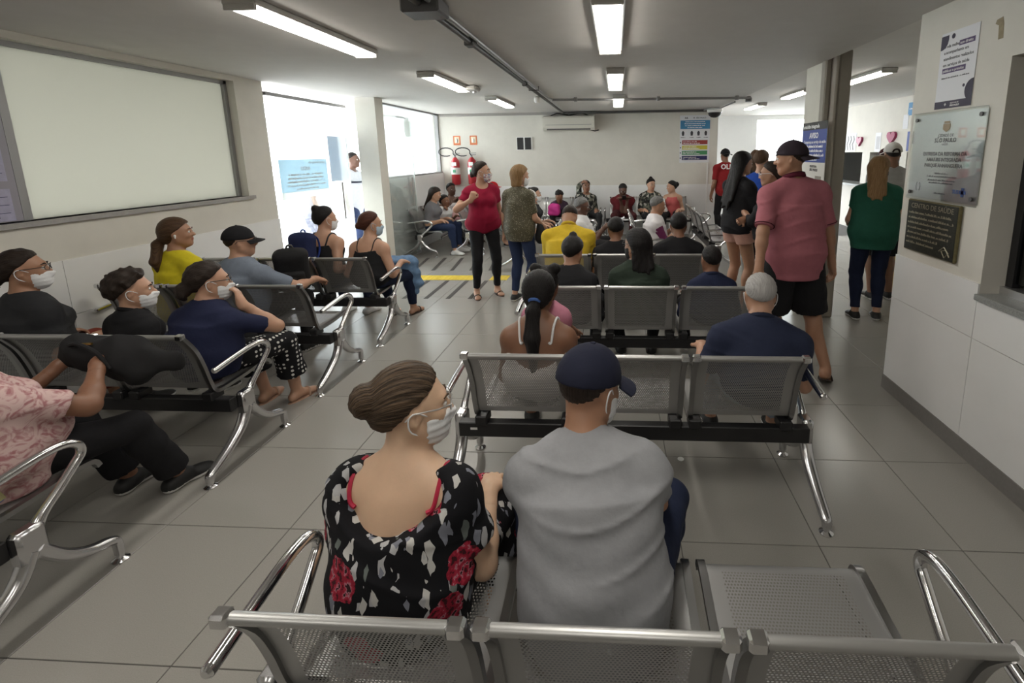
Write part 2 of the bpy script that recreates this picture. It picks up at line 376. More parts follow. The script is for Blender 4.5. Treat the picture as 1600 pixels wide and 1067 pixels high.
MB().lathe((3.0, .33, cz - .05), [(.05, 0), (.05, .05), (.03, .08)], 12).build('end_box', m_dkgrey, t, True)
t = thing('cable_conduit', 'dark conduit along the top of the back wall behind the air conditioner', 'conduit', (-1.04, 9.72, 0))
MB().tube([(0, 0, cz), (2.78, 0, cz)], .02, 10).build('conduit_tube', m_dkgrey, t, True)
MB().tube([(2.78, 0, cz), (2.78, -.3, cz), (3.0, -.5, cz), (3.0, -1.55, cz)], .014, 8).build('conduit_tube', m_grey, t, True)
t = thing('security_camera', 'white dome security camera at the back wall corner under the ceiling', 'camera', (1.93, 9.62, CEIL))
MB().lathe((0, 0, -.12), [(.10, .12), (.15, .10), (.15, .05), (.13, .03)], 16).build('housing', m_white, t, True)
MB().lathe((0, 0, -.12), [(.13, .03), (.115, -.02), (.07, -.055), (.02, -.065)], 16).build('dome', m_black, t, True)
# air conditioner
t = thing('air_conditioner', 'long beige split air conditioner mounted high on the back wall', 'air conditioner', (-.94, YB, 2.16))
prof = [(0, 0), (-.18, .0), (-.22, .05), (-.235, .14), (-.225, .24), (-.20, .275), (0, .28)]
MB().prism(prof, -.52, .52, 'yz').build('body', mat('ivory_plastic', (.66, .64, .57), .45), t)
MB().box(-.46, .46, -.238, -.228, .10, .108).build('front_groove', m_grey, t)
MB().box(-.44, .44, -.205, -.185, .004, .030).build('louvre', m_dkgrey, t)
MB().box(-.50, .50, -.18, -.02, .278, .286).build('top_grille', m_dkgrey, t)
MB().tube([(.40, -.1, .02), (.52, -.06, -.02), (.60, -.04, .0)], .012, 8).build('drain_pipe', m_black, t)
MB().tube([(-.42, -.06, .28), (-.25, -.06, .34), (.0, -.05, .30), (.25, -.06, .34), (.42, -.06, .28)], .01, 8).build('cable', m_black, t)
# twin dark wall vents
t = thing('wall_vent', 'pair of black vent panels in a white frame on the back wall', 'vent', (-1.88, YB, 1.79))
b = MB(); b.box(-.165, .165, -.02, 0, -.01, .255); b.build('frame', m_white, t)
for xx in (-.085, .075):
    p = MB().box(xx - .065, xx + .065, -.026, -.018, .0, .245).build('vent_panel', m_black, t)
# fire extinguishers and their signs
m_red = mat('extinguisher_red', (.42, .02, .03), .3, coat=.5)
def extinguisher(x, lab, lab2):
    t = thing('fire_extinguisher', lab, 'fire extinguisher', (x, YB - .10, 1.08), 0, 'fire extinguishers')
    MB().lathe((0, 0, 0), [(.06, 0), (.088, .015), (.09, .05), (.09, .44), (.08, .50), (.045, .55), (.028, .57)], 18).build('cylinder', m_red, t, True)
    MB().lathe((0, 0, 0), [(.0915, .22), (.0915, .36)], 18).build('label_band', mat('pale_label', (.75, .78, .74), .5), t, True)
    MB().box(-.045, .045, -.096, -.085, .40, .47).build('label', m_white, t)
    MB().box(-.03, .03, -.0955, -.090, .26, .32).build('label', mat('green_label', (.1, .35, .2), .5), t)
    b = MB(); b.lathe((0, 0, 0), [(.022, .57), (.022, .62)], 10); b.bbox(-.02, .09, -.015, .015, .61, .63, .004); b.bbox(-.02, .10, -.012, .012, .645, .66, .004); b.build('valve', m_grey, t)
    pts = [(0, -.03, .61)]
    for k in range(15):
        a = math.radians(-20 + k * 23); pts.append((-.17 + .155 * math.cos(a), -.04, .68 + .085 * math.sin(a)))
    MB().tube(pts, .011, 8).build('hose', m_black, t, True)
    MB().box(-.05, .05, .07, .10, .35, .42).build('bracket', m_grey, t)
    s = thing('safety_sign', lab2, 'sign', (x + .03, YB, 1.90), 0, 'orange extinguisher signs')
    MB().box(-.075, .075, -.006, 0, 0, .19).build('plate', mat('orange_sign', (.62, .17, .06), .5), s)
    MB().box(-.05, .05, -.008, -.005, .04, .165).build('panel', mat('cream_sign', (.75, .62, .45), .5), s)
    b = MB(); b.lathe((0, -.007, .05), [(.018, 0), (.02, .06), (.008, .08), (.008, .095)], 10); b.build('symbol', m_white, s)
extinguisher(-3.33, 'red fire extinguisher on the back wall nearest the side window, fully visible', 'orange extinguisher sign nearer the side window')
extinguisher(-2.98, 'red fire extinguisher partly hidden behind the woman in the red top', 'orange extinguisher sign farther from the side window')

# ================================================================ SIGNS AND POSTERS
m_print = mat('navy_print', (.035, .03, .06), .6); m_wp = mat('white_poster', (.72, .73, .76), .6)
m_purple = mat('purple_bar', (.10, .07, .16), .6); m_wtext = mat('white_print', (.82, .82, .82), .6); m_dtext = mat('dark_print', (.05, .05, .06), .6)
def marks(parent, m, T, L, h, seed, center=False, name='print_line'):
    """a line of print too small to read: one jagged strip"""
    g = random.Random(seed); x = -L / 2 if center else 0.; e = x + L; topp = []; 
    while x < e - h * .2:
        wd = h * g.uniform(.25, .55); hh = h * g.choice((.62, .66, .7, 1.0, .12)); topp += [(x, hh), (min(x + wd, e), hh)]; x += wd
    x0 = topp[0][0]; b = MB(); b.prism([(x0, 0)] + topp + [(topp[-1][0], 0)], 0, .0005, 'xy')
    b.v = [tuple(T @ Vector(q)) for q in b.v]; return b.build(name, m, parent)
# poster on the right wall (reads from far to near: local x = -Y)
t = thing('wall_poster', 'white printed notice with navy circles high on the right wall', 'poster', (XR - .002, 3.085, 1.93))
W, Hh = .30, .43
R = lambda u, v, o=.0016: frame((-o, -u, v), (0, -1, 0), (0, 0, 1))
MB().box(-.0015, .0, -W, 0, 0, Hh).build('sheet', m_wp, t)
def plate(t, u0, u1, v0, v1, m, name='panel', o=.0024): return MB().box(-o, -.0012, -u1, -u0, v0, v1).build(name, m, t)
plate(t, 0, W, 0, .042, m_print)
def disc(t, u, v, r, m, a0=0, a1=360, o=.0026):
    b = MB(); n = 20; pts = [(-u, v)] if a1 - a0 < 360 else []
    pts += [(-(u + r * math.cos(math.radians(a0 + (a1 - a0) * k / n))), v + r * math.sin(math.radians(a0 + (a1 - a0) * k / n))) for k in range(n + (1 if a1 - a0 < 360 else 0))]
    b.prism(pts, -o, -.0012, 'yz'); return b.build('dot', m, t)
MB().prism([(0, .415), (-.062, .415), (-.062, .39), (-.055, .365), (-.038, .346), (-.015, .338), (0, .338)], -.0026, -.0012, 'yz').build('corner_shape', m_print, t); disc(t, .10, .402, .014, m_print)
disc(t, W, .085, .06, m_print, 90, 270); plate(t, W - .03, W, .03, .07, m_print); disc(t, .228, .115, .009, m_print)
lines = [('Toda mulher', .345, m_dtext), ('a acompanhante em', .31, m_dtext), ('atendimentos realizados', .275, m_dtext), ('em serviços de saúde', .24, m_dtext)]
for s_, v, m_ in lines: lettering(s_, .0245, m_, t, R(.035, v), bold=.0004)
plate(t, .155, .275, .338, .366, m_purple); lettering('tem direito', .022, m_wtext, t, R(.162, .345, .003))
plate(t, .035, .225, .200, .229, m_purple); lettering('públicos e privados', .022, m_wtext, t, R(.042, .207, .003))
marks(t, m_dtext, R(.035, .17), .225, .008, 1)
lettering('+', .03, m_wtext, t, R(.085, .012, .003), bold=.001); lettering('PREFEITURA DE', .010, m_wtext, t, R(.135, .024, .003)); lettering('SÃO PAULO', .014, m_wtext, t, R(.135, .009, .003), bold=.0004)
# steel plaque
t = thing('steel_plaque', 'large brushed steel plaque with engraved lettering behind clear acrylic on the right wall', 'plaque', (XR - .002, 3.245, 1.395))
W, Hh = .60, .51
MB().bbox(-.010, 0, -W, 0, 0, Hh, .002).build('plate', mat('brushed_steel', (.50, .51, .52), .38, .65, n=.10, ns=30, stretch=(1, 14, 1)), t)
MB().bbox(-.017, -.011, -W - .012, .012, -.012, Hh + .012, .002).build('acrylic_cover', m_glass, t)
for (u, v) in ((.03, .03), (W - .03, .03), (.03, Hh - .03), (W - .03, Hh - .03)): MB().lathe((-.02, -u, v), [(.012, 0), (.012, .004), (.009, .012)], 12, 'x').build('screw', m_dkgrey, t, True)
m_eng = mat('engraving', (.10, .10, .11), .6)
for s_, v, sz, bo in (('CIDADE DE', .370, .026, .0003), ('SÃO PAULO', .340, .034, .0012), ('SAÚDE', .322, .017, 0), ('ENTREGA DA REFORMA DA', .262, .030, .0008), ('AMA/UBS INTEGRADA', .228, .030, .0008), ('PARQUE ANHANGUERA', .194, .030, .0008)):
    lettering(s_, sz, m_eng, t, R(.305, v, .0108), 'CENTER', bo)
for k, (L_, v) in enumerate(((.12, .152), (.26, .134), (.24, .112), (.21, .096), (.10, .035))): marks(t, m_eng, R(.305, v, .0108), L_, .010, 10 + k, True)
lettering('{ }', .055, m_eng, t, R(.075, .055, .0108)); lettering('SUS', .03, mat('blue_print', (.05, .10, .28), .6), t, R(.415, .05, .0108), bold=.001)
b = MB(); b.box(-.0125, -.0105, -.505, -.485, .035, .085); b.box(-.0125, -.0105, -.520, -.470, .05, .07); b.build('logo_cross', _M['blue_print'], t)
b = MB(); b.prism([(-.275, .445), (-.335, .445), (-.335, .415), (-.305, .398), (-.275, .415)], -.0125, -.0105, 'yz'); b.box(-.0125, -.0105, -.328, -.282, .447, .460); b.build('crest', mat('bronze_print', (.30, .20, .10), .5), t)
# bronze plaque
t = thing('bronze_plaque', 'small dark bronze plaque with raised letters under the steel plaque', 'plaque', (XR - .002, 3.21, 1.05))
W, Hh = .475, .33
MB().bbox(-.022, 0, -W, 0, 0, Hh, .006).build('plate', mat('bronze_edge', (.16, .14, .07), .45, .6, n=.2, ns=60), t)
MB().box(-.0235, -.021, -W + .008, -.008, .008, Hh - .008).build('field', mat('bronze_field', (.035, .038, .03), .5, .4, n=.35, ns=70), t)
m_brz = mat('raised_bronze', (.30, .28, .20), .4, .6)
lettering('CENTRO DE SAÚDE', .044, m_brz, t, R(W / 2, .278, .024), 'CENTER')
rng = random.Random(3)
for k in range(7): marks(t, m_brz, R(.025, .242 - k * .032, .024), (.40, .42, .38, .41, .39, .30, .27)[k], .015, 30 + k)
b = MB(); b.tube([(-.025, -.35, .05), (-.025, -.39, .08), (-.025, -.43, .05), (-.025, -.40, .02), (-.025, -.37, .055), (-.025, -.41, .065), (-.025, -.44, .03)], .004, 6); b.build('emblem', m_brz, t)
b = MB(); b.prism([(-.028, -.05), (.004, -.052), (.010, .018), (.034, .030), (.026, .048), (-.012, .055), (-.022, .02)], 0, .0012, 'yz')
tag(b.build('wall_stain', mat('peeled_paint', (.33, .28, .19), .9, n=.2, ns=40), loc=(XR - .0015, 2.65, 2.29)), 'brown peeled tape mark high on the right wall', 'stain')
# triage poster on the back wall
t = thing('info_poster', 'tall white triage poster with blue, red, yellow, green and navy bars on the back wall', 'poster', (1.60, YB - .002, 1.48))
MB().box(-.30, .30, -.002, 0, 0, .94).build('sheet', m_wp, t)
B_ = lambda x, z: frame((x, -.0046, z), (1, 0, 0), (0, 0, 1))
def bar(x0, x1, z0, z1, m, name='colour_bar'): return MB().box(x0, x1, -.004, -.0015, z0, z1).build(name, m, t)
bar(-.29, .30, .67, .84, mat('poster_blue', (.05, .22, .42), .5))
for k in range(4): marks(t, m_wtext, B_(0, .805 - k * .038), (.40, .42, .40, .30)[k], .018, 40 + k, True)
for k, (cname, cc) in enumerate((('bar_red', (.30, .035, .03)), ('bar_yellow', (.55, .48, .05)), ('bar_green', (.06, .24, .10)), ('bar_navy', (.02, .02, .10)))):
    z = .365 - k * .104; bar(-.25, .26, z, z + .083, mat(cname, cc, .5))
    b = MB(); b.lathe((-.28, -.003, z + .04), [(.013, -.001), (.013, .0015)], 12, 'y'); b.build('bullet', m_dtext, t)
    for q in range(2): marks(t, m_wtext, B_(-.235, z + .048 - q * .033), (.28, .34)[q], .016, 50 + 2 * k + q)
for k, x in enumerate((-.235, -.06, .075, .22)):
    b = MB(); b.prism([(x - .02, .54), (x + .02, .54), (x + .028, .60), (x + .01, .63), (x - .01, .63), (x - .028, .60)], -.004, -.0015, 'xz'); b.build('pictogram', m_dtext, t)
    marks(t, m_dtext, B_(x, .50), .09, .012, 70 + k, True)
lettering('+', .06, m_dtext, t, B_(-.02, .868), 'CENTER', .002); lettering('SÃO PAULO', .036, m_dtext, t, B_(.12, .875), 'CENTER', .0008); marks(t, m_dtext, B_(-.17, .875), .08, .03, 80, True)
# white surface-mounted cable duct
struct(MB().box(1.86, 1.885, YB - .025, YB - .01, 0, 1.47).build('trim_cable_duct', m_white))
# AVISO banner on the column
t = thing('hanging_banner', 'blue AVISO banner hanging on the column beside the corridor', 'banner', (1.955, 5.18, 1.33))
Wb = .58
MB().box(0, .006, -Wb, 0, 0, .64).build('sheet', mat('banner_white', (.72, .71, .66), .6), t)
MB().box(-.001, .002, -Wb, 0, .25, .565).build('field', mat('banner_blue', (.045, .075, .30), .5), t)
MB().box(-.001, .002, -Wb, 0, .565, .64).build('header', mat('banner_black', (.02, .02, .02), .5), t)
R2 = lambda u, v: frame((-.0016, -u, v), (0, -1, 0), (0, 0, 1))
lettering('ama/ubs integrada', .052, m_wtext, t, R2(.03, .583), bold=.001); lettering('AVISO', .075, m_wtext, t, R2(.29, .485), 'CENTER', .002)
lettering('Compareça ao serviço de saúde', .040, m_wtext, t, R2(.05, .435), bold=.0008)
for k in range(4): marks(t, m_wtext, R2(.05, .393 - k * .042), (.46, .47, .49, .34)[k], .026, 90 + k)
lettering('PREFEITURA', .03, m_dtext, t, R2(.24, .20)); lettering('SÃO PAULO', .035, m_dtext, t, R2(.24, .165), bold=.0008)
MB().box(-.001, .002, -.52, -.38, .0, .12).build('panel', m_pipe, t)
# reversed AVISO sheet on the entrance glass, poster behind
t = thing('glass_notice', 'pale blue notice stuck on the entrance glass, its lettering seen from behind', 'sign', (XF + .006, 5.33, 1.20)); t.scale = (1, 1.05, 1.05)
MB().box(0, .003, 0, .88, 0, .08).build('sheet', translucent_mat('pale_notice', (.60, .61, .60)), t)
MB().box(.0, .003, .0, .88, .08, .45).build('field', translucent_mat('notice_blue', (.42, .52, .58)), t)
m_pale = mat('pale_print', (.66, .74, .78), .6)
R3 = lambda u, v: frame((.0046, u, v), (0, -1, 0), (0, 0, 1)) @ Matrix.Scale(-1, 4, (0, 0, 1))
lettering('AVISO', .065, m_pale, t, R3(.45, .32), 'CENTER', .002); lettering('ama/ubs integrada', .045, m_pale, t, R3(.84, .40), bold=.001)
for k in range(5): marks(t, m_pale, R3(.45, .265 - k * .042), (.64, .66, .70, .74, .42)[k], .024, 100 + k, True)
t = thing('door_poster', 'blue-grey poster hanging behind the entrance door leaf, above the man outside', 'poster', (XF - .02, 6.37, 1.36))
MB().box(0, .004, 0, .42, 0, .62).build('sheet', translucent_mat('faded_blue_poster', (.36, .42, .50)), t)
# ================================================================ CORRIDOR DETAILS
m_mag = mat('magenta_foil', (.30, .004, .075), .35)
def heart(y, z, s, lab):
    b = MB(); pts = []
    for k in range(24):
        a = 2 * math.pi * k / 24; pts.append((y + s * .062 * 16 * math.sin(a) ** 3 / 10, z + s * .062 * (13 * math.cos(a) - 5 * math.cos(2 * a) - 2 * math.cos(3 * a) - math.cos(4 * a)) / 10))
    b.prism(pts, XC - .05, XC - .002, 'yz'); tag(b.build('paper_heart', m_mag), lab, 'decoration', 'magenta hearts over the counter')
heart(10.56, 1.88, 1.1, 'magenta paper heart left on the counter wall, nearer the column')
heart(9.38, 1.92, 1.35, 'magenta paper heart right on the counter wall, above the white cap')
def sheet(y0, y1, z0, z1, m, name, lab, cat='poster'):
    t = thing(name, lab, cat, (XC - .002, (y0 + y1) / 2, z0)); h = (y1 - y0) / 2
    MB().box(-.003, 0, -h, h, 0, z1 - z0).build('sheet', m, t); return t, h
t, h = sheet(10.75, 11.35, 1.66, 2.05, m_wp, 'counter_poster', 'white poster with grey drawn figures beside the column over the counter')
for k in range(4): MB().tube([(-.004, -h + .1 + .12 * k, .03), (-.004, -h + .15 + .12 * k, .15), (-.004, -h + .08 + .13 * k, .25), (-.004, -h + .12 + .12 * k, .33)], .012, 5).build('drawing', m_grey, t)
t, h = sheet(9.78, 9.98, 1.65, 2.02, m_wp, 'counter_poster', 'narrow grey and white poster between the two magenta hearts')
MB().box(-.005, -.002, -.06, .06, .05, .30).build('drawing', mat('soft_grey', (.5, .5, .52), .6), t)
t, h = sheet(8.7, 8.98, 2.28, 2.50, mat('sign_blue', (.10, .28, .52), .5), 'counter_sign', 'small light blue sign high on the counter wall by the right wall edge', 'sign'); marks(t, m_wtext, frame((-.005, h - .04, .1), (0, -1, 0), (0, 0, 1)), .18, .03, 120)
t, h = sheet(8.75, 8.93, 1.66, 2.0, _M['banner_blue'], 'counter_sign', 'narrow dark blue strip sign over the counter by the right wall edge', 'sign')
t, h = sheet(8.95, 9.10, 2.05, 2.30, m_wp, 'counter_sheet', 'small white sheet taped below the light blue counter sign', 'paper')
t = thing('wet_floor_sign', 'yellow folding floor sign standing behind the right wall corner', 'floor sign', (3.35, 5.75, 0))
for sg in (-1, 1): MB().prism([(-.15, .0), (.15, .0), (.10, .55), (-.10, .55)], -.008, .008, 'xz').build('panel', mat('sign_yellow', (.70, .46, .02), .5), t).matrix_local = Matrix.Translation((0, sg * .14, 0)) @ Matrix.Rotation(sg * .25, 4, 'X')
t = thing('counter_monitor', 'dark computer monitor behind the service counter left of the maroon cap', 'monitor', (5.45, 10.75, .98))
MB().bbox(-.02, .02, -.16, .16, .10, .32, .006).build('screen', m_black, t); MB().box(-.02, .02, -.03, .03, .0, .14).build('stand', m_black, t); MB().box(-.08, .08, -.1, .1, 0, .012).build('foot', m_black, t)

# ================================================================ FLOOR MARKINGS
m_strip = mat('dark_grip_tape', (.055, .05, .045), .9); m_yel = mat('tactile_yellow', (.62, .45, .04), .7, n=.1, ns=30)
def grip(x0, y0, x1, y1, k):
    b = MB(); d = Vector((x1 - x0, y1 - y0, 0)); n = Vector((-d.y, d.x, 0)).normalized() * .027
    P = [Vector((x0, y0, .001)), Vector((x1, y1, .001))]
    vs = [P[0] - n, P[0] + n, P[1] + n, P[1] - n]; b.add([tuple(v) for v in vs] + [(v.x, v.y, .0025) for v in vs], [(0, 1, 2, 3), (4, 5, 6, 7), (0, 1, 5, 4), (1, 2, 6, 5), (2, 3, 7, 6), (3, 0, 4, 7)])
    return tag(b.build('grip_strip', m_strip), k, 'floor strip', 'dark anti-slip strips on the ramp')
ORD = ('first', 'second', 'third', 'fourth', 'fifth', 'sixth')
for k in range(6): grip(-3.32 + .29 * k, 6.75, -3.44 + .29 * k, 7.62, ORD[k] + ' dark anti-slip strip from the glass door, beyond the yellow tactile paving')
for k in range(4): grip(-2.56 + .27 * k, 5.36, -2.58 + .27 * k, 6.18, ORD[k] + ' dark anti-slip strip from the left on the near side of the yellow tactile paving')
tp = thing('tactile_paving', 'row of yellow tactile tiles on the floor near the entrance', 'paving', (-3.2, 6.33, 0))
tmesh = MB(); tmesh.bbox(-.123, .123, -.123, .123, 0, .005, .002)
for a in range(4):
    for c_ in range(4): tmesh.lathe((-.09 + a * .06, -.09 + c_ * .06, .005), [(.016, 0), (.012, .003)], 8)
tm = tmesh.mesh('tactile_tile'); tm.materials.append(m_yel)
for k in range(5): link('tactile_tile', tm, tp, (.1 + .25 * k, 0, 0))
tp2 = thing('tactile_paving', 'single yellow tactile tile between the two standing women', 'paving', (-1.62, 6.33, 0)); link('tactile_tile', tm, tp2)
tag(MB().lathe((0, 0, 0), [(.018, 0), (.018, .002)], 12).build('floor_sticker', m_white, loc=(.36, 2.42, .0005)), 'tiny white round spot on the floor under the second centre bench', 'sticker')
# ================================================================ BENCHES
m_perf = perf_mat()
m_chrome = mat('chrome', (.72, .72, .73), .16, 1.0)
m_cast = mat('polished_cast', (.60, .60, .61), .24, 1.0)
m_railm = mat('steel_rail', (.30, .30, .30), .28, 1.0)
m_roll = mat('rolled_edge', (.46, .46, .45), .38, .8)
m_beam = mat('black_beam', (.012, .012, .013), .4)
def smooth_path(P, n=5):
    """Catmull-Rom"""
    P = [Vector(p) for p in P]; out = []
    for i in range(len(P) - 1):
        a = P[max(i - 1, 0)]; b = P[i]; c = P[i + 1]; d = P[min(i + 2, len(P) - 1)]
        for k in range(n):
            t = k / n; out.append(.5 * ((2 * b) + (c - a) * t + (2 * a - 5 * b + 4 * c - d) * t * t + (3 * b - a - 3 * c + d) * t ** 3))
    out.append(P[-1]); return out
def sheet_panel(profile, wid, mu, mv0, mv1):
    """curved perforated sheet; UVMap in metres, Margin = distance inside the solid border"""
    pr = smooth_path([(0, y, z) for (y, z) in profile], 4); L = [0]
    for a, b in zip(pr, pr[1:]): L.append(L[-1] + (b - a).length)
    nx = 2; vs = []; uv = []
    for p, l in zip(pr, L):
        for k in range(nx + 1):
            x = -wid / 2 + wid * k / nx; vs.append((x, p.y, p.z)); uv.append((x, l))
    fs = [(i * (nx + 1) + k, i * (nx + 1) + k + 1, (i + 1) * (nx + 1) + k + 1, (i + 1) * (nx + 1) + k) for i in range(len(pr) - 1) for k in range(nx)]
    me = bpy.data.meshes.new('panel'); me.from_pydata(vs, [], fs)
    u1 = me.uv_layers.new(name='UVMap'); u2 = me.uv_layers.new(name='Margin')
    for li, lp in enumerate(me.loops):
        x, l = uv[lp.vertex_index]
        u1.data[li].uv = (x + 5, l + 5)
        u2.data[li].uv = (wid / 2 - mu - abs(x), min(l - mv0, L[-1] - mv1 - l))
    me.polygons.foreach_set('use_smooth', [True] * len(me.polygons)); me.materials.append(m_perf); me.update()
    return me
BACK = [(.005, .445), (-.012, .50), (-.035, .60), (-.07, .70), (-.125, .785)]
SEAT = [(.035, .432), (.14, .420), (.28, .422), (.37, .432), (.415, .424), (.43, .395)]
RAIL = [(.432, .395), (.415, .426), (.36, .434), (.24, .422), (.10, .416), (.035, .418), (.008, .44), (-.012, .50), (-.035, .60), (-.07, .70), (-.135, .80)]
PITCH = .526
def ribbon(path, w, th):
    b = MB(); pr = smooth_path([(0, y, z) for y, z in path], 4); n = len(pr); vs = []
    for i, p in enumerate(pr):
        t = (pr[min(i + 1, n - 1)] - pr[max(i - 1, 0)]).normalized(); nn = Vector((0, -t.z, t.y)) * th / 2
        for sx, sn in ((-1, -1), (1, -1), (1, 1), (-1, 1)): vs.append((sx * w / 2, p.y + nn.y * sn, p.z + nn.z * sn))
    fs = [[i * 4 + k, i * 4 + (k + 1) % 4, i * 4 + 4 + (k + 1) % 4, i * 4 + 4 + k] for i in range(n - 1) for k in range(4)]
    fs += [[3, 2, 1, 0], [n * 4 - 4 + k for k in range(4)]]
    return b.add(vs, fs)
def solid(me_margin, *a): return me_margin
_back = sheet_panel(BACK, .452, .045, .03, .02); _seat = sheet_panel(SEAT, .452, .045, .03, .065)
def _mk(b, name, m, smooth=False):
    me = b.mesh(name, smooth); me.materials.append(m); return me
_rail = _mk(ribbon(RAIL, .024, .020), 'side_rail', m_railm, True)
_roll = _mk(MB().tube([(-.228, -.131, .795), (.228, -.131, .795)], .0125, 12), 'top_roll', m_roll, True)
_caps = _mk(MB().bbox(-.019, .019, -.148, -.116, .780, .812, .006), 'roll_cap', m_chrome)
_brk = _mk(MB().bbox(-.03, .03, -.02, .07, .375, .425, .006), 'bracket', m_beam)
_beam = _mk(MB().bbox(-.86, .86, -.005, .045, .305, .382, .004), 'beam', m_beam)
_blab = _mk(MB().box(-.80, -.765, -.0062, -.0052, .345, .357), 'beam_label', m_white)
def arm_mesh(s):
    P = smooth_path([(0, -.075, .592), (0, .06, .610), (0, .18, .622), (0, .255, .616), (0, .298, .588), (0, .302, .55), (0, .272, .518), (0, .21, .46), (0, .14, .40), (0, .115, .36)], 5)
    b = MB(); b.tube(P, [.0165] * (len(P) - 8) + [.0165 + .0012 * k for k in range(8)], 12); b.lathe((0, -.078, .592), [(.010, -.012), (.0165, -.006), (.0165, .004)], 12, 'y')
    return b
_arm = _mk(arm_mesh(1), 'armrest', m_chrome, True)
def leg_meshes():
    h = MB(); h.bbox(-.028, .028, .045, .135, .26, .395, .012)
    f = MB(); P = smooth_path([(0, .10, .30), (0, .17, .205), (0, .25, .145), (0, .33, .115), (0, .355, .09), (0, .357, .03)], 5)
    f.tube(P, [.034 - .014 * k / (len(P) - 1) for k in range(len(P))], 12, flat=.75)
    r_ = MB(); P = smooth_path([(0, .085, .30), (0, .03, .205), (0, -.08, .125), (0, -.19, .07), (0, -.21, .055), (0, -.212, .03)], 5)
    r_.tube(P, [.034 - .013 * k / (len(P) - 1) for k in range(len(P))], 12, flat=.75)
    ft = MB(); ft.lathe((0, 0, 0), [(.030, 0), (.031, .006), (.014, .016), (.010, .035)], 16)
    return h, f, r_, ft
_h, _f, _r, _ft = leg_meshes()
_hub = _mk(_h, 'leg_hub', m_cast, True); _fl = _mk(_f, 'front_leg', m_cast, True); _rl = _mk(_r, 'rear_leg', m_cast, True); _foot = _mk(_ft, 'levelling_foot', m_chrome, True)
def bench(x, y, rz, label, seats=3):
    t = thing('waiting_bench', label, 'bench', (x, y, 0), rz, 'perforated steel waiting benches')
    link('beam', _beam, t); link('beam_label', _blab, t)
    for k in range(3):
        xx = (k - 1) * PITCH
        s = link('seat', _seat, t, (xx, 0, 0)); bk = link('backrest', _back, t, (xx, 0, 0))
        link('top_roll', _roll, bk); [link('roll_cap', _caps, bk, (sg * .238, 0, 0)) for sg in (-1, 1)]; [link('bracket', _brk, s, (sg * .215, 0, 0)) for sg in (-1, 1)]
        for sg in (-1, 1): link('side_rail', _rail, t, (xx + sg * .238, 0, 0))
    for sg in (-1, 1):
        hb = link('leg_hub', _hub, t, (sg * .872, 0, 0)); link('front_leg', _fl, hb); link('rear_leg', _rl, hb)
        link('levelling_foot', _foot, hb, (0, .357, 0)); link('levelling_foot', _foot, hb, (0, -.212, 0))
        link('armrest', _arm, t, (sg * .872, 0, 0))
    return t
HP = math.pi / 2
bench(-.025, .885, 0, 'nearest centre bench at the bottom of the picture, with the empty seat in front')
bench(.07, 2.13, 0, 'second centre bench from the camera, behind the man in the navy cap')
bench(.17, 3.25, 0, 'third centre bench from the camera, in front of the grey-haired man')
bench(.05, 4.29, 0, 'fourth centre bench from the camera, where the man in yellow sits')
bench(-3.01, 1.29, 0, 'nearest bench at the left edge, holding the person in pink')
bench(-3.00, 2.31, 0, 'left bench holding the woman in polka-dot trousers')
bench(-3.01, 3.26, 0, 'left bench with an empty end seat behind the polka-dot trousers')
bench(-3.01, 4.15, 0, 'farthest left bench, with the two women in thin strapped tops')
bench(-3.36, 8.50, -HP, 'bench along the low side wall behind the glass door leaf')
bench(-2.62, 8.72, -HP, 'bench directly behind the woman in the red top, facing right')
bench(-1.52, 7.6, -HP, 'bench facing right with the man in the white cap')
bench(-.62, 6.75, -HP, 'bench facing right with the man in the white shirt and glasses')
bench(.33, 6.75, -HP, 'bench facing right with the man in the white and magenta shirt')
bench(1.36, 7.55, -HP, 'empty dark-backed bench facing right near the end of the back wall')
bench(-1.17, 9.62, math.pi, 'bench against the back wall under the air conditioner, facing the camera')
bench(.66, 9.62, math.pi, 'bench against the back wall left of the triage poster, facing the camera')
# ================================================================ PEOPLE: smooth implicit bodies, meshed with surface nets
def V3(*a): return np.array(a, float)
def rc(a, b, ra, rb, planes=(), k=.02, op='u'):
    a = np.asarray(a, float); b = np.asarray(b, float)
    return dict(t='rc', a=a, b=b, ra=ra, rb=rb, c=(a + b) / 2, R=np.linalg.norm(b - a) / 2 + max(ra, rb), pl=list(planes), k=k, op=op)
def el(c, r, M=None, planes=(), k=.02, op='u'):
    return dict(t='el', c=np.asarray(c, float), r=np.asarray(r, float), M=np.eye(3) if M is None else np.asarray(M, float), R=max(r), pl=list(planes), k=k, op=op)
def rb(c, b, r, M=None, k=.02, op='u'):
    return dict(t='rb', c=np.asarray(c, float), b=np.asarray(b, float) - r, r=r, M=np.eye(3) if M is None else np.asarray(M, float), R=float(np.linalg.norm(b)), pl=[], k=k, op=op)
def grow(prims, o):
    out = []
    for p in prims:
        q = dict(p)
        if q['t'] == 'rc': q['ra'] = q['ra'] + o; q['rb'] = q['rb'] + o
        else: q['r'] = q['r'] + o
        q['R'] = q['R'] + o; out.append(q)
    return out
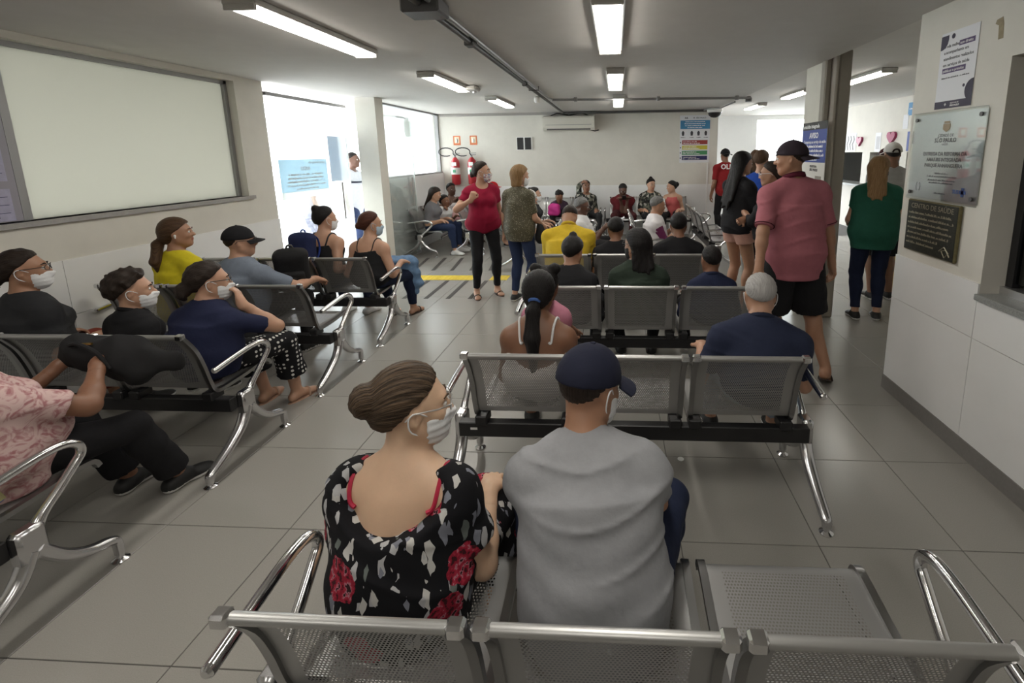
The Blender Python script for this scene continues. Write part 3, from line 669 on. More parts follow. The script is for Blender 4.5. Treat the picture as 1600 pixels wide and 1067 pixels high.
def pdist(p, P):
    if p['t'] == 'rc':
        ab = p['b'] - p['a']; L = max(ab @ ab, 1e-9)
        t = np.clip(((P - p['a']) @ ab) / L, 0, 1)
        d = np.linalg.norm(P - p['a'] - t[..., None] * ab, axis=-1) - (p['ra'] + (p['rb'] - p['ra']) * t)
    elif p['t'] == 'rb':
        q = np.abs((P - p['c']) @ p['M']) - p['b']; d = np.linalg.norm(np.maximum(q, 0), axis=-1) + np.minimum(q.max(-1), 0) - p['r']
    else:
        q = (P - p['c']) @ p['M']; r = p['r']
        k0 = np.sqrt(((q / r) ** 2).sum(-1)); k1 = np.sqrt(((q / (r * r)) ** 2).sum(-1))
        d = k0 * (k0 - 1) / np.maximum(k1, 1e-6)
        d = np.where(k0 < .05, -min(r), d)
    for (pt, n) in p['pl']: d = np.maximum(d, (P - pt) @ np.asarray(n, float))
    return d
def evalf(prims, C, half, P, post=None):
    d = np.full(P.shape[:2], .35)
    for p in prims:
        near = np.linalg.norm(C - p['c'], axis=1) < p['R'] + half + p['k'] + .012
        if not near.any(): continue
        v = pdist(p, P[near]); a = d[near]; k = p['k']
        if p['op'] == 'u':
            h = np.maximum(k - np.abs(a - v), 0) / k
            d[near] = np.minimum(a, v) - h * h * k * .25
        else:
            kk = min(k, .012); v = -v; h = np.maximum(kk - np.abs(a - v), 0) / kk
            d[near] = np.maximum(a, v) + h * h * kk * .25
    if post is not None: d = post(P, d)
    return d
def sdf_mesh(prims, res, post=None):
    lo = np.min([p['c'] - p['R'] for p in prims if p['op'] == 'u'], 0) - 3 * res; hi = np.max([p['c'] + p['R'] for p in prims if p['op'] == 'u'], 0) + 3 * res
    B = 6; bs = res * B; nb = np.ceil((hi - lo) / bs).astype(int)
    g = np.stack(np.meshgrid(*[np.arange(n) for n in nb], indexing='ij'), -1).reshape(-1, 3)
    C = lo + (g + .5) * bs; half = bs * .87
    d = evalf(prims, C, half, C[:, None, :], post)[:, 0]
    keep = np.abs(d) < half * 1.25 + .02
    g = g[keep]; C = C[keep]
    o = np.stack(np.meshgrid(*[np.arange(B + 1)] * 3, indexing='ij'), -1).reshape(-1, 3)
    P = lo + (g[:, None, :] * B + o[None]) * res
    d = evalf(prims, C, half, P, post)
    n1 = B + 1; D = d.reshape(-1, n1, n1, n1); Pg = P.reshape(-1, n1, n1, n1, 3)
    cor = [D[:, i:i + B, j:j + B, k:k + B] for i in (0, 1) for j in (0, 1) for k in (0, 1)]
    ins = np.stack([c < 0 for c in cor], -1); act = ins.any(-1) & ~ins.all(-1)
    idx = np.argwhere(act)
    if len(idx) == 0: return np.zeros((0, 3)), []
    cv = np.stack([c[act] for c in cor], -1)
    base = Pg[idx[:, 0], idx[:, 1], idx[:, 2], idx[:, 3]]
    offs = np.array([(i, j, k) for i in (0, 1) for j in (0, 1) for k in (0, 1)], float) * res
    acc = np.zeros((len(idx), 3)); cnt = np.zeros(len(idx))
    for a in range(8):
        for b in range(a + 1, 8):
            if bin(a ^ b).count('1') != 1: continue
            s = (cv[:, a] < 0) != (cv[:, b] < 0)
            den = cv[:, a] - cv[:, b]; t = np.where(np.abs(den) > 1e-12, cv[:, a] / np.where(den == 0, 1, den), .5)
            acc[s] += (offs[a] + (offs[b] - offs[a]) * t[:, None])[s]; cnt[s] += 1
    vert = base + acc / cnt[:, None]
    tot = nb * B + 2
    gc = g[idx[:, 0]] * B + idx[:, 1:] + 1
    key = (gc[:, 0] * tot[1] + gc[:, 1]) * tot[2] + gc[:, 2]
    order = np.argsort(key); sk = key[order]
    st = np.array([tot[1] * tot[2], tot[2], 1])
    faces = []
    for ax, (u, v) in ((0, (1, 2)), (1, (2, 0)), (2, (0, 1))):
        e = (1, 0, 0)[ax] * 4 + (0, 1, 0)[ax] * 2 + (0, 0, 1)[ax]
        s = (cv[:, 0] < 0) != (cv[:, e] < 0)
        ks = key[s]; flip = cv[s, 0] < 0
        q = np.stack([ks, ks - st[u], ks - st[u] - st[v], ks - st[v]], 1)
        pos = np.searchsorted(sk, q); pos = np.minimum(pos, len(sk) - 1)
        ok = (sk[pos] == q).all(1); f = order[pos]
        f = np.where(flip[:, None], f, f[:, ::-1]); faces.append(f[ok])
    return vert, np.concatenate(faces)
def rotx(a): c, s = math.cos(a), math.sin(a); return np.array([[1, 0, 0], [0, c, -s], [0, s, c]])
def roty(a): c, s = math.cos(a), math.sin(a); return np.array([[c, 0, s], [0, 1, 0], [-s, 0, c]])
def rotz(a): c, s = math.cos(a), math.sin(a); return np.array([[c, -s, 0], [s, c, 0], [0, 0, 1]])
def unit(v): return v / max(np.linalg.norm(v), 1e-9)
def ik(a, t, l1, l2, pole):
    d = t - a; L = np.linalg.norm(d)
    if L > (l1 + l2) * .995: t = a + d / L * (l1 + l2) * .995; d = t - a; L = np.linalg.norm(d)
    u = d / L; x = (l1 * l1 - l2 * l2 + L * L) / (2 * L); h = math.sqrt(max(l1 * l1 - x * x, 0))
    p = np.asarray(pole, float); p = unit(p - u * (p @ u))
    return a + u * x + p * h, t
SKIN = dict(pale=(.56, .34, .25), light=(.47, .27, .18), tan=(.36, .19, .115), brown=(.22, .105, .06), deep=(.105, .05, .032), warm=(.60, .40, .27))
def skin_mat(k): return mat('skin_' + k, SKIN[k], .48, n=.07, ns=14, sss=.12, b=.03, bs=260)
HAIRC = dict(black=(.010, .009, .009), dark=(.020, .014, .011), brown=(.055, .030, .017), streak=(.026, .018, .012), blond=(.20, .115, .05), auburn=(.05, .018, .012), grey=(.33, .32, .31), salt=(.10, .098, .095))
def hair_mat(k):
    if 'hair_' + k in _M: return _M['hair_' + k]
    M = bpy.data.materials.new('hair_' + k); M.use_nodes = True; _M['hair_' + k] = M
    N = M.node_tree.nodes; L = M.node_tree.links; p = N['Principled BSDF']; p.inputs['Roughness'].default_value = .46; p.inputs['Specular IOR Level'].default_value = .17
    uv = N.new('ShaderNodeUVMap'); uv.uv_map = 'strand'; mp = N.new('ShaderNodeMapping'); mp.inputs['Scale'].default_value = (26, 1.6, 1); L.new(uv.outputs[0], mp.inputs[0])
    no = N.new('ShaderNodeTexNoise'); no.inputs['Scale'].default_value = 1.0; no.inputs['Detail'].default_value = 5; no.inputs['Roughness'].default_value = .65; L.new(mp.outputs[0], no.inputs[0])
    hi = dict(streak=(.18, .12, .075), grey=(.52, .51, .50), salt=(.30, .30, .29), blond=(.40, .26, .13), brown=(.13, .075, .04), auburn=(.10, .035, .02)).get(k, tuple(2.2 * c for c in HAIRC[k]))
    r = N.new('ShaderNodeValToRGB'); e = r.color_ramp.elements; e[0].position = .42; e[0].color = (*HAIRC[k], 1); e[1].position = .74; e[1].color = (*hi, 1)
    L.new(no.outputs[0], r.inputs[0]); L.new(r.outputs[0], p.inputs['Base Color'])
    b = N.new('ShaderNodeBump'); b.inputs['Strength'].default_value = .55; b.inputs['Distance'].default_value = .008; L.new(no.outputs[0], b.inputs['Height']); L.new(b.outputs[0], p.inputs['Normal'])
    return M
def cloth_mat(name, c, n=.07, b=.25): return mat('cloth_' + name, c, .85, n=n, ns=30, b=b, bs=24, spec=.25)
def add_mesh(name, parts, parent, origin, sub=None):
    """parts: list of (verts, quads, material); one mesh object"""
    vs = []; fs = []; mi = []; mats = []; o = 0
    for (v, f, m) in parts:
        if len(v) == 0: continue
        if m not in mats: mats.append(m)
        vs.append(v - origin); fs.append(np.asarray(f) + o); mi += [mats.index(m)] * len(f); o += len(v)
    me = bpy.data.meshes.new(name); V = np.concatenate(vs)
    me.from_pydata(V.tolist(), [], [list(map(int, q)) for q in np.concatenate(fs)])
    me.polygons.foreach_set('use_smooth', [True] * len(me.polygons)); me.polygons.foreach_set('material_index', mi)
    for m in mats: me.materials.append(m)
    return link(name, me, parent)
def tube_np(path, r, n=6, closed=False):
    b = MB(); b.tube([tuple(p) for p in path], r, n, closed); return b
def add_mb(name, b, m, parent, origin):
    b.v = [(x - origin[0], y - origin[1], z - origin[2]) for (x, y, z) in b.v]; return b.build(name, m, parent, True)
def hand_prims(wr, d, nrm, side, curl, s=1.0, spread=.0, k=.010):
    """wrist, finger direction, back-of-hand normal, thumb side (+1/-1 along cross)"""
    d = unit(d); nrm = unit(nrm - d * (nrm @ d)); sx = np.cross(d, nrm) * side
    M = np.stack([sx, d, nrm], 1)
    P = [el(wr + d * .048 * s, (.040 * s, .052 * s, .017 * s), M, k=k), rc(wr - d * .02, wr + d * .02, .026 * s, .027 * s, k=.02)]
    for i, (o, L) in enumerate(((.030, .070), (.010, .080), (-.010, .074), (-.029, .058))):
        b = wr + d * (.088 - abs(o) * .25) * s + sx * o * s; a = 0.
        seg = (.45, .32, .23); dd = unit(d + sx * o * spread * 8); pr = b
        for j, q in enumerate(seg):
            a += curl * (1.05, 1.25, .8)[j]
            v = dd * math.cos(a) - nrm * math.sin(a); e = pr + v * L * q * s
            P.append(rc(pr, e, (.0096 - .0006 * j) * s, (.0090 - .0006 * j) * s, k=.004)); pr = e
    b = wr + d * .028 * s + sx * .028 * s; v = unit(d * .7 + sx * .75 - nrm * (.15 + .3 * curl)); e = b + v * .045 * s
    P.append(rc(b, e, .015 * s, .011 * s, k=.012)); v2 = unit(d * .95 + sx * (.25 - .5 * curl) - nrm * (.2 + .4 * curl)); P.append(rc(e, e + v2 * .034 * s, .011 * s, .0088 * s, k=.005))
    return P
def head_prims(c, M, s=1.0, jaw=1.0):
    A = lambda x, y, z: c + M @ (np.array([x, y, z]) * s)
    E = lambda x, y, z, r, k=.015, op='u': el(A(x, y, z), np.array(r) * s, M, k=k, op=op)
    P = [E(0, -.012, .025, (.076, .096, .090)), E(0, .030, -.035, (.060 * jaw, .060, .082), .03), E(0, .056, -.092, (.032 * jaw, .030, .026), .03)]
    for sg in (-1, 1):
        P.append(rc(A(sg * .052 * jaw, .0, -.052), A(sg * .022, .058, -.094), .022 * s, .018 * s, k=.025))
        P.append(E(sg * .034, .066, -.026, (.024, .022, .024), .02))
        P.append(E(sg * .031, .098, .004, (.017, .014, .011), .012, 's'))
        P.append(E(sg * .078, -.006, -.008, (.009, .020, .031), .006)); P.append(E(sg * .083, -.002, -.006, (.006, .010, .016), .004, 's'))
    P += [E(0, .074, .024, (.050, .020, .014), .02), rc(A(0, .086, .008), A(0, .108, -.026), .009 * s, .0125 * s, k=.012)]
    for sg in (-1, 1): P.append(E(sg * .011, .099, -.030, (.009, .011, .008), .008))
    P += [E(0, .087, -.054, (.023, .013, .006), .006), E(0, .085, -.065, (.020, .013, .007), .006)]
    return P
CNT = [0]
def person(label, x, y, face=0., pose='sit', H=1.66, g=1.0, sex='f', skin='tan', lean=4., twist=0., side=0., head=(0., 0., 0.), rh=None, lh=None, rp=None, lp=None,
           rcurl=.45, lcurl=.45, rn=None, ln=None, feet=None, top=None, bottom=None, shoe=None, hair=None, mask=None, cap=None, glasses=False, res=.013, py=.17, seat_z=.432,
           fz=0., facial=True, group=None, extra=None, hands=True, hip=None, cat='person', sw=1.0, knee=None, pelvis_drop=0., jaw=1.0, brow=True, ht=None, rd=None, ld=None, rmouth=False):
    S = H / 1.70; fa = math.radians(face); Fm = rotz(-fa); org = V3(x, y, 0)
    W = lambda *p: org + Fm @ np.array(p, float)               # local -> world
    up = V3(0, 0, 1)
    sit = pose == 'sit'
    pz = (seat_z + .092 * min(g, 1.25)) if sit else .935 * S - pelvis_drop
    tv = 1.0
    if sit or ht:
        ht = ht or 1.17; hs_ = .97 * S ** .45 if H > 1.35 else (H / 1.70) ** .28
        l_ = math.radians(lean); fixed = pz + (.045 * S + .225 * hs_) * math.cos(l_) + .012
        tv = min(1.08, max(.62, (ht - fixed) / (S * (.17 * math.cos(l_ * .7) + .335 * math.cos(l_ * 1.25)))))
    Pl = W(0, py if sit else 0, pz) if hip is None else W(*hip)
    l = math.radians(lean); sd = math.radians(side)
    Tl = Fm @ rotx(-l * .7) @ roty(sd * .7); Tu = Fm @ rotz(math.radians(-twist)) @ rotx(-l * 1.25) @ roty(sd)
    Pf = Fm
    ab = Pl + Tl @ V3(0, 0, .17 * S * tv); ch = ab + Tu @ V3(0, 0, .15 * S * tv); nb_ = ab + Tu @ V3(0, -.012, .335 * S * tv)
    gg = g; f = sex == 'f'
    hipw = (.168 if f else .158) * gg * S; chw = (.142 if f else .160) * (gg * .75 + .25) * S * sw
    Eb = lambda c, r, M, k=.06: el(c, np.array(r) * 1.0, M, k=k)
    torso = [Eb(Pl + Pf @ V3(0, -.005, .015), (hipw, .118 * gg * S, .115 * S), Pf), Eb(ab + Tl @ V3(0, .005, -.02), ((.128 if f else .138) * gg * S, .098 * gg * S, .15 * S), Tl),
             Eb(ch, (chw, .105 * (gg * .8 + .2) * S, .165 * S), Tu)]
    if g > 1.08: torso.append(Eb(ab + Tl @ V3(0, .05 * g, -.05), (.125 * g * S, .10 * g * S, .12 * S), Tl))
    shw = (.148 if f else .172) * S * sw * (.85 + .15 * gg)
    shl = [nb_ + Tu @ V3(sg * shw, -.004, -.086 * S) for sg in (-1, 1)]
    torso += [rc(shl[0] - up * .01, shl[1] - up * .01, .046 * S * (.7 + .3 * gg), .046 * S * (.7 + .3 * gg), k=.05), rc(nb_ + Tu @ V3(-.03, -.005, -.015 * S), shl[0], .042 * S, .046 * S, k=.05), rc(nb_ + Tu @ V3(.03, -.005, -.015 * S), shl[1], .042 * S, .046 * S, k=.05)]
    if f: torso += [el(ch + Tu @ V3(sg * .068 * S, .085 * S * gg, -.01), (.06 * S, .055 * S * (.6 + .4 * gg), .062 * S), Tu, k=.04) for sg in (-1, 1)]
    # head
    hs = .97 * S ** .45 if H > 1.35 else 1.0 * (H / 1.70) ** .28
    hy, hp, hr = [math.radians(q) for q in head]
    Hm = Fm @ rotz(math.radians(-twist) * .5 - hy) @ rotx(-hp) @ roty(hr)
    hc = nb_ + (Tu @ V3(0, .012, .045 * S)) + (Hm @ V3(0, .022, .112 * hs)) * .6 + up * .112 * hs * .4
    HL = lambda *p: hc + Hm @ (np.array(p, float) * hs)
    neck = [rc(nb_ + Tu @ V3(0, -.005, -.04), HL(0, -.022, -.055), .056 * S * (.75 + .25 * gg), .050 * hs, k=.03)]
    hd = head_prims(hc, Hm, hs, jaw)
    # arms
    l1, l2 = .285 * S, .25 * S; ar = (.75 + .25 * gg) * S
    dfl = dict(sit=((.15, .40, .60), (-.15, .40, .60)), stand=((.255, .06, pz - .10), (-.255, .06, pz - .10)))[pose]
    if rmouth:
        rh = tuple(Fm.T @ (HL(.075, .145, -.155) - org)); rd = tuple(Fm.T @ (HL(.01, .125, -.03) - HL(.075, .145, -.155))); rn = tuple(Fm.T @ (Hm @ V3(.5, 1., .2)))
    tg = [lh or dfl[1], rh or dfl[0]]; poles = [lp or (-.28, -.8, -.6), rp or (.28, -.8, -.6)]
    arms = []; wr = []; elb = []
    for i in (0, 1):
        e, w_ = ik(shl[i], W(*tg[i]), l1, l2, Fm @ np.array(poles[i], float)); elb.append(e); wr.append(w_)
        arms.append(([rc(shl[i], e, .048 * ar, .039 * ar, k=.03), el(shl[i] + (e - shl[i]) * .12, np.array((.046, .048, .052)) * ar, k=.03)], [rc(e, w_, .038 * ar, .026 * S, k=.02), el(e + (w_ - e) * .28, np.array((.040, .040, .05)) * ar, np.stack([unit(np.cross(w_ - e, up + .01)), unit(np.cross(np.cross(w_ - e, up + .01), w_ - e)), unit(w_ - e)], 1), k=.02)]))
    # legs
    t1, t2 = .43 * S, .42 * S
    hj = [Pl + Pf @ V3(sg * .088 * S * (.7 + .3 * gg), .0, -.02 * S) for sg in (-1, 1)]
    if feet is None: zo = max(0., seat_z + .06 - .42 * S - .085 * S); feet = ((-.13, py + .43 * S + .01, zo), (.13, py + .43 * S + .01, zo)) if sit else ((-.10, 0.), (.10, .03))
    legs = []; ank = []; kn = []; fdir = []
    for i in (0, 1):
        ft = feet[i]; zz = ft[2] if len(ft) > 2 else 0.
        a_ = W(ft[0], ft[1], fz + zz + .085 * S)
        kp = (((-.25, .8, .6), (.25, .8, .6)) if sit else ((-.08, 1, .05), (.08, 1, .05)))[i] if knee is None else knee[i]
        k_, a_ = ik(hj[i], a_, t1, t2, Fm @ np.array(kp, float)); ank.append(a_); kn.append(k_)
        fd = math.radians(ft[3]) if len(ft) > 3 else (-.14, .14)[i]
        pt = math.radians(ft[4]) if len(ft) > 4 else 0.
        fdir.append(Fm @ rotz(-fd) @ rotx(-pt))
        tr_ = (.70 + .30 * gg) * S
        legs.append(([rc(hj[i], k_, .086 * tr_, .056 * tr_, k=.03)], [rc(k_, a_, .053 * tr_, .036 * S, k=.02), el(k_ + (a_ - k_) * .30 - (fdir[i] @ V3(0, .018 * S, 0)), np.array((.050, .052, .10)) * tr_, np.stack([fdir[i] @ V3(1, 0, 0), unit(np.cross(unit(a_ - k_), fdir[i] @ V3(1, 0, 0))), unit(a_ - k_)], 1), k=.03)]))
    def foot(i, o=0.):
        FM = fdir[i]; A = lambda *p: ank[i] + FM @ (np.array(p, float) * S)
        gp = (ank[i] + FM @ V3(0, 0, -.083 * S), FM @ V3(0, 0, -1))
        return [rc(A(0, -.035, -.05), A(0, .02, -.03), .034 * S + o, .036 * S + o, [gp], k=.02), rc(A(0, .0, -.035), A(0, .11, -.062), .036 * S + o, .024 * S + o, [gp], k=.02),
                el(A(0, .115, -.066), np.array((.042, .06, .022)) * S + o, FM, [gp], k=.02)]
    skm = skin_mat(skin)
    body = list(torso)
    for i in (0, 1): body += arms[i][0] + arms[i][1] + legs[i][0] + legs[i][1] + foot(i)
    body += neck + hd
    parts = [(*sdf_mesh(body, res), skm)]
    root = None
    hres = min(res * .62, .0085)
    if hands:
        for i in (0, 1):
            fd = unit(wr[i] - elb[i]); n_ = (ln, rn)[i]
            nr = Fm @ np.array(n_, float) if n_ is not None else (Fm @ V3(0, .3, 1.) if sit else Fm @ V3((-1, 1)[i] * 1., 0, .0))
            hd_ = (fd * .75 + (Fm @ V3(0, .35, -.25) if sit else -up * .3)) if (ld, rd)[i] is None else Fm @ np.array((ld, rd)[i], float)
            hp_ = hand_prims(wr[i], hd_, nr, -1 if i == 0 else 1, (lcurl, rcurl)[i], .97 * S)
            v, q = sdf_mesh(hp_ + [rc(elb[i] + (wr[i] - elb[i]) * .75, wr[i], .031 * S, .026 * S, k=.015)], hres)
            parts.append((v, q, skm))
    # face details carry colour on the body mesh
    v, q, _ = parts[0]
    if facial:
        cen = v[q].mean(1); lc = ((cen - hc) @ Hm) / hs
        lip = (np.abs(lc[:, 0]) < .022) & (lc[:, 2] < -.049) & (lc[:, 2] > -.070) & (lc[:, 1] > .088)
        if lip.any():
            parts[0] = (v, q[~lip], skm); parts.append((v, q[lip], mat('lip_' + skin, tuple(np.array(SKIN[skin]) * np.array((.85, .55, .6))), .4)))
    root = add_mesh('person', parts, None, org)
    root.location = tuple(org); tag(root, label, cat, group or 'people in the waiting room')
    O = org
    if facial:
        for sg in (-1, 1):
            b = MB(); cc = HL(sg * .031, .0815, .003); n = 10
            ey = []
            for a in range(n):
                for c_ in range(1, 6): pass
            prof = [(.0118 * hs * math.sin(t), .0118 * hs * math.cos(t)) for t in (3.0, 2.4, 1.8, 1.2)] ; prof += [(.0118 * hs * math.sin(t), .0118 * hs * math.cos(t)) for t in (.62, .02)]
            vs = []; fs = []
            for (r_, h_) in prof:
                for k in range(n):
                    a = 2 * math.pi * k / n; vs.append(tuple(cc + Hm @ V3(r_ * math.cos(a), h_, r_ * math.sin(a))))
            for i in range(len(prof) - 1):
                b.cur = 1 if i >= 4 else 0
                b.add(vs, [[i * n + k, i * n + (k + 1) % n, (i + 1) * n + (k + 1) % n, (i + 1) * n + k] for k in range(n)]) if i == 0 else (b.f.extend([[i * n + k, i * n + (k + 1) % n, (i + 1) * n + (k + 1) % n, (i + 1) * n + k] for k in range(n)]), b.mi.extend([b.cur] * n))
            b.v = [(p[0] - O[0], p[1] - O[1], p[2] - O[2]) for p in b.v]
            b.build('eye', [mat('eye_white', (.62, .60, .57), .2), mat('iris', (.012, .008, .006), .15)], root, True)
            if brow and hair:
                add_mb('eyebrow', tube_np([HL(sg * .014, .097, .024), HL(sg * .030, .096, .031), HL(sg * .047, .082, .026)], [.003 * hs, .0036 * hs, .002 * hs], 6), hair_mat(hair.get('c', 'dark') if hair.get('c') not in ('grey',) else 'salt'), root, O)
    # ---------------- clothing
    if top:
        o = top.get('o', .011); m = top['m']; sl = top.get('sleeve', .55); hem = top.get('hem', -.10)
        hp_ = (Pl + Pf @ V3(0, 0, hem * S), Pf @ V3(0, 0, -1.))
        tt = grow(torso, o)
        tt[0]['r'] = tt[0]['r'] + .012; tt[0]['R'] += .012; tt[1]['r'] = tt[1]['r'] + .008
        for p in tt: p['pl'] = p['pl'] + [hp_]
        if sit:
            sp0 = (V3(0, 0, seat_z - .004), V3(0, 0, -1.))
            for p in tt: p['pl'] = p['pl'] + [sp0]
        if top.get('loose'): tt.append(el(Pl + Tl @ V3(0, .0, .10 * S), (max(chw, hipw) * 1.03 + o, .112 * g * S + o * 1.3, .52 * S), Tl, [hp_, (ch, Tu @ V3(0, 0, 1.))] + ([sp0] if sit else []), k=.05))
        if top.get('sit_over') : tt.append(el(Pl + Pf @ V3(0, .10, .06), (.17 * g * S, .16 * S, .10 * S), Pf, [hp_] + ([sp0] if sit else []), k=.06))
        for i in (0, 1):
            if sl <= 0: continue
            ua = grow(arms[i][0], o + top.get('sw', .002))
            if sl <= 1:
                cut = (shl[i] + (elb[i] - shl[i]) * sl, unit(elb[i] - shl[i]))
                for p in ua: p['pl'] = p['pl'] + [cut]
                tt += ua
            else:
                fa_ = grow(arms[i][1], o); cut = (elb[i] + (wr[i] - elb[i]) * (sl - 1), unit(wr[i] - elb[i]))
                for p in fa_: p['pl'] = p['pl'] + [cut]
                tt += ua + fa_
        nk = top.get('neck', .070); nf = top.get('nf', .02)
        tt.append(el(nb_ + Tu @ V3(0, nf, .035), (nk * S, nk * S, .055 * S + nf), Tu, k=.01, op='s'))
        if sl <= 0:
            for sg in (0, 1): tt.append(el(shl[sg] + Tu @ V3((-1, 1)[sg] * .02, 0, .0), (.075 * S, .13 * S, .085 * S), Tu, k=.01, op='s'))
            tt.append(el(nb_ + Tu @ V3(0, 0, -.01), (shw * 1.25, .2, top.get('drop', .085) * S), Tu, k=.012, op='s'))
        for q_ in top.get('cuts', ()): tt.append(el(nb_ + Tu @ np.array(q_[0], float), q_[1], Tu, k=.012, op='s'))
        fr = top.get('fold', .004)
        Tl_ = Tl
        def post(P, d, fr=fr, seed=CNT[0] * 1.7):
            q = (P - Pl) @ Tl_
            n = np.sin(q[..., 2] * 52 + 2.2 * np.sin(q[..., 0] * 13 + seed) + seed) * np.sin(q[..., 0] * 9 + q[..., 2] * 16 + seed * 2) + .5 * np.sin(q[..., 2] * 31 - q[..., 0] * 24 + seed)
            rg = (1 - np.abs(np.sin(q[..., 2] * 27 + 1.6 * np.sin(q[..., 0] * 7 + seed) + seed))) ** 4 * np.clip(np.sin(q[..., 0] * 6.5 + q[..., 2] * 9 + seed * 3) + .35, 0, 1)
            return d + fr * n * .45 - fr * 1.5 * rg
        sh = add_mesh(top.get('name', 'shirt'), [(*sdf_mesh(tt, res * .95, post), m)], root, O)
        if top.get('label'): sh['label'] = top['label']
        if top.get('collar'):
            ring = []
            for k in range(15):
                a = math.radians(-60 + 300 * k / 14) - math.pi / 2 - math.radians(90)
                a = math.radians(110 + 320 * k / 14); ring.append(nb_ + Tu @ V3(.066 * S * math.cos(a), .062 * S * math.sin(a), .022 - .018 * math.sin(a)))
            add_mb('collar', tube_np(ring, .016 * S, 8), top['collar'], root, O)
            if top.get('tip'): add_mb('collar_stripe', tube_np([p + up * .013 - (nb_ - p) * .12 for p in ring], .003, 6), top['tip'], root, O)
        if top.get('tip'):
            for i in (0, 1):
                ax = unit(elb[i] - shl[i]); ctr = shl[i] + (elb[i] - shl[i]) * (sl - .04); u_ = unit(np.cross(ax, up)); v_ = np.cross(ax, u_)
                rr_ = (.048 + (.039 - .048) * sl) * ar + o + .009
                add_mb('sleeve_stripe', tube_np([ctr + rr_ * (u_ * math.cos(t) + v_ * math.sin(t)) for t in np.linspace(0, 2 * math.pi, 16)[:-1]], .0032, 6, True), top['tip'], root, O)
        if top.get('straps'):
            for i, sg in enumerate((-1, 1)):
                sx0 = top.get('strap_x', .088); a = nb_ + Tu @ V3(sg * sx0 * S, 0, -.014 * S)
                path = [ch + Tu @ V3(sg * sx0 * .85 * S, -.112 * (g * .8 + .2) * S, .02 * S), nb_ + Tu @ V3(sg * sx0 * .95 * S, -.092 * S, -.10 * S), nb_ + Tu @ V3(sg * sx0 * S, -.052 * S, -.024 * S), a + Tu @ V3(0, .01, .012), nb_ + Tu @ V3(sg * sx0 * S, .07 * S, -.06 * S), ch + Tu @ V3(sg * sx0 * S, .12 * S, .06 * S)]
                pp = np.array([list(q_) for q_ in smooth_path(path, 5)])
                for _ in range(8):
                    ev = lambda X: evalf(torso + neck, X, .02, X[:, None, :])[:, 0]
                    d0_ = ev(pp); gr = np.stack([(ev(pp + np.eye(3)[a] * .002) - d0_) / .002 for a in range(3)], 1); gr /= np.maximum(np.linalg.norm(gr, axis=1, keepdims=True), 1e-6)
                    pp = pp - gr * np.clip(d0_ - .003 - top.get('strap_o', 0.), -.02, .02)[:, None]
                add_mb('strap', tube_np(pp, top.get('strap_r', .007), 6), top['straps'], root, O)
    if bottom:
        o = bottom.get('o', .008); m = bottom['m']; ln_ = bottom.get('len', 1.9); wz = bottom.get('waist', .06)
        wp = (Pl + Pf @ V3(0, 0, wz * S), Pf @ V3(0, 0, 1.))
        tt = grow(torso[:2], o)
        for p in tt: p['pl'] = p['pl'] + [wp]
        for i in (0, 1):
            th = grow(legs[i][0], o); fl_ = bottom.get('flare', .0)
            if ln_ <= 1:
                cut = (hj[i] + (kn[i] - hj[i]) * ln_, unit(kn[i] - hj[i]))
                for p in th: p['pl'] = p['pl'] + [cut]; p['rb'] = p['rb'] + fl_
                tt += th
            else:
                tt += th; cs = grow(legs[i][1], o); cut = (kn[i] + (ank[i] - kn[i]) * (ln_ - 1), unit(ank[i] - kn[i]))
                cs[0]['rb'] += fl_; cs[0]['R'] += fl_
                for p in cs: p['pl'] = p['pl'] + [cut]
                tt += cs
        if bottom.get('skirt'):
            e_ = bottom['skirt']
            for i in (0, 1):
                tt.append(rc(Pl + Pf @ V3(0, .05, -.01), (kn[0] + kn[1]) / 2 * .5 + kn[i] * .5, hipw * .8, .085 * S * (.7 + .3 * g), [(kn[i] + unit(kn[i] - hj[i]) * e_, unit(kn[i] - hj[i]))] + ([(V3(0, 0, seat_z - .004), V3(0, 0, -1.))] if sit else []), k=.06))
        def post2(P, d, seed=CNT[0] * 2.3):
            q = (P - Pl) @ Pf
            return d + .003 * np.sin(q[..., 2] * 40 + 3 * np.sin(q[..., 1] * 11 + seed)) * np.sin(q[..., 1] * 26 + q[..., 0] * 15 + seed)
        add_mesh(bottom.get('name', 'trousers'), [(*sdf_mesh(tt, res, post2), m)], root, O)
    if shoe:
        for i in (0, 1):
            if shoe.get('kind', 'sneaker') == 'sneaker':
                v, q = sdf_mesh(foot(i, .009), min(res, .010)); cz = ((v[q].mean(1) - ank[i]) @ fdir[i])[:, 2] < -.083 * S + .022
                add_mesh('shoe', [(v, q[~cz], shoe['m']), (v, q[cz], shoe.get('sole', m_white))], root, O)
            else:
                FM = fdir[i]; A = lambda *p: ank[i] + FM @ (np.array(p, float) * S)
                v, q = sdf_mesh([el(A(0, .05, -.084), np.array((.046, .135, .010)) * S, FM)], min(res, .007)); so = add_mesh('sandal', [(v, q, shoe['m'])], root, O)
                st = tube_np(smooth_path([A(-.045, .07, -.078), A(-.03, .085, -.045), A(0, .095, -.030), A(.03, .085, -.045), A(.045, .07, -.078)], 3), .008, 6)
                add_mb('strap', st, shoe['m'], so, O)
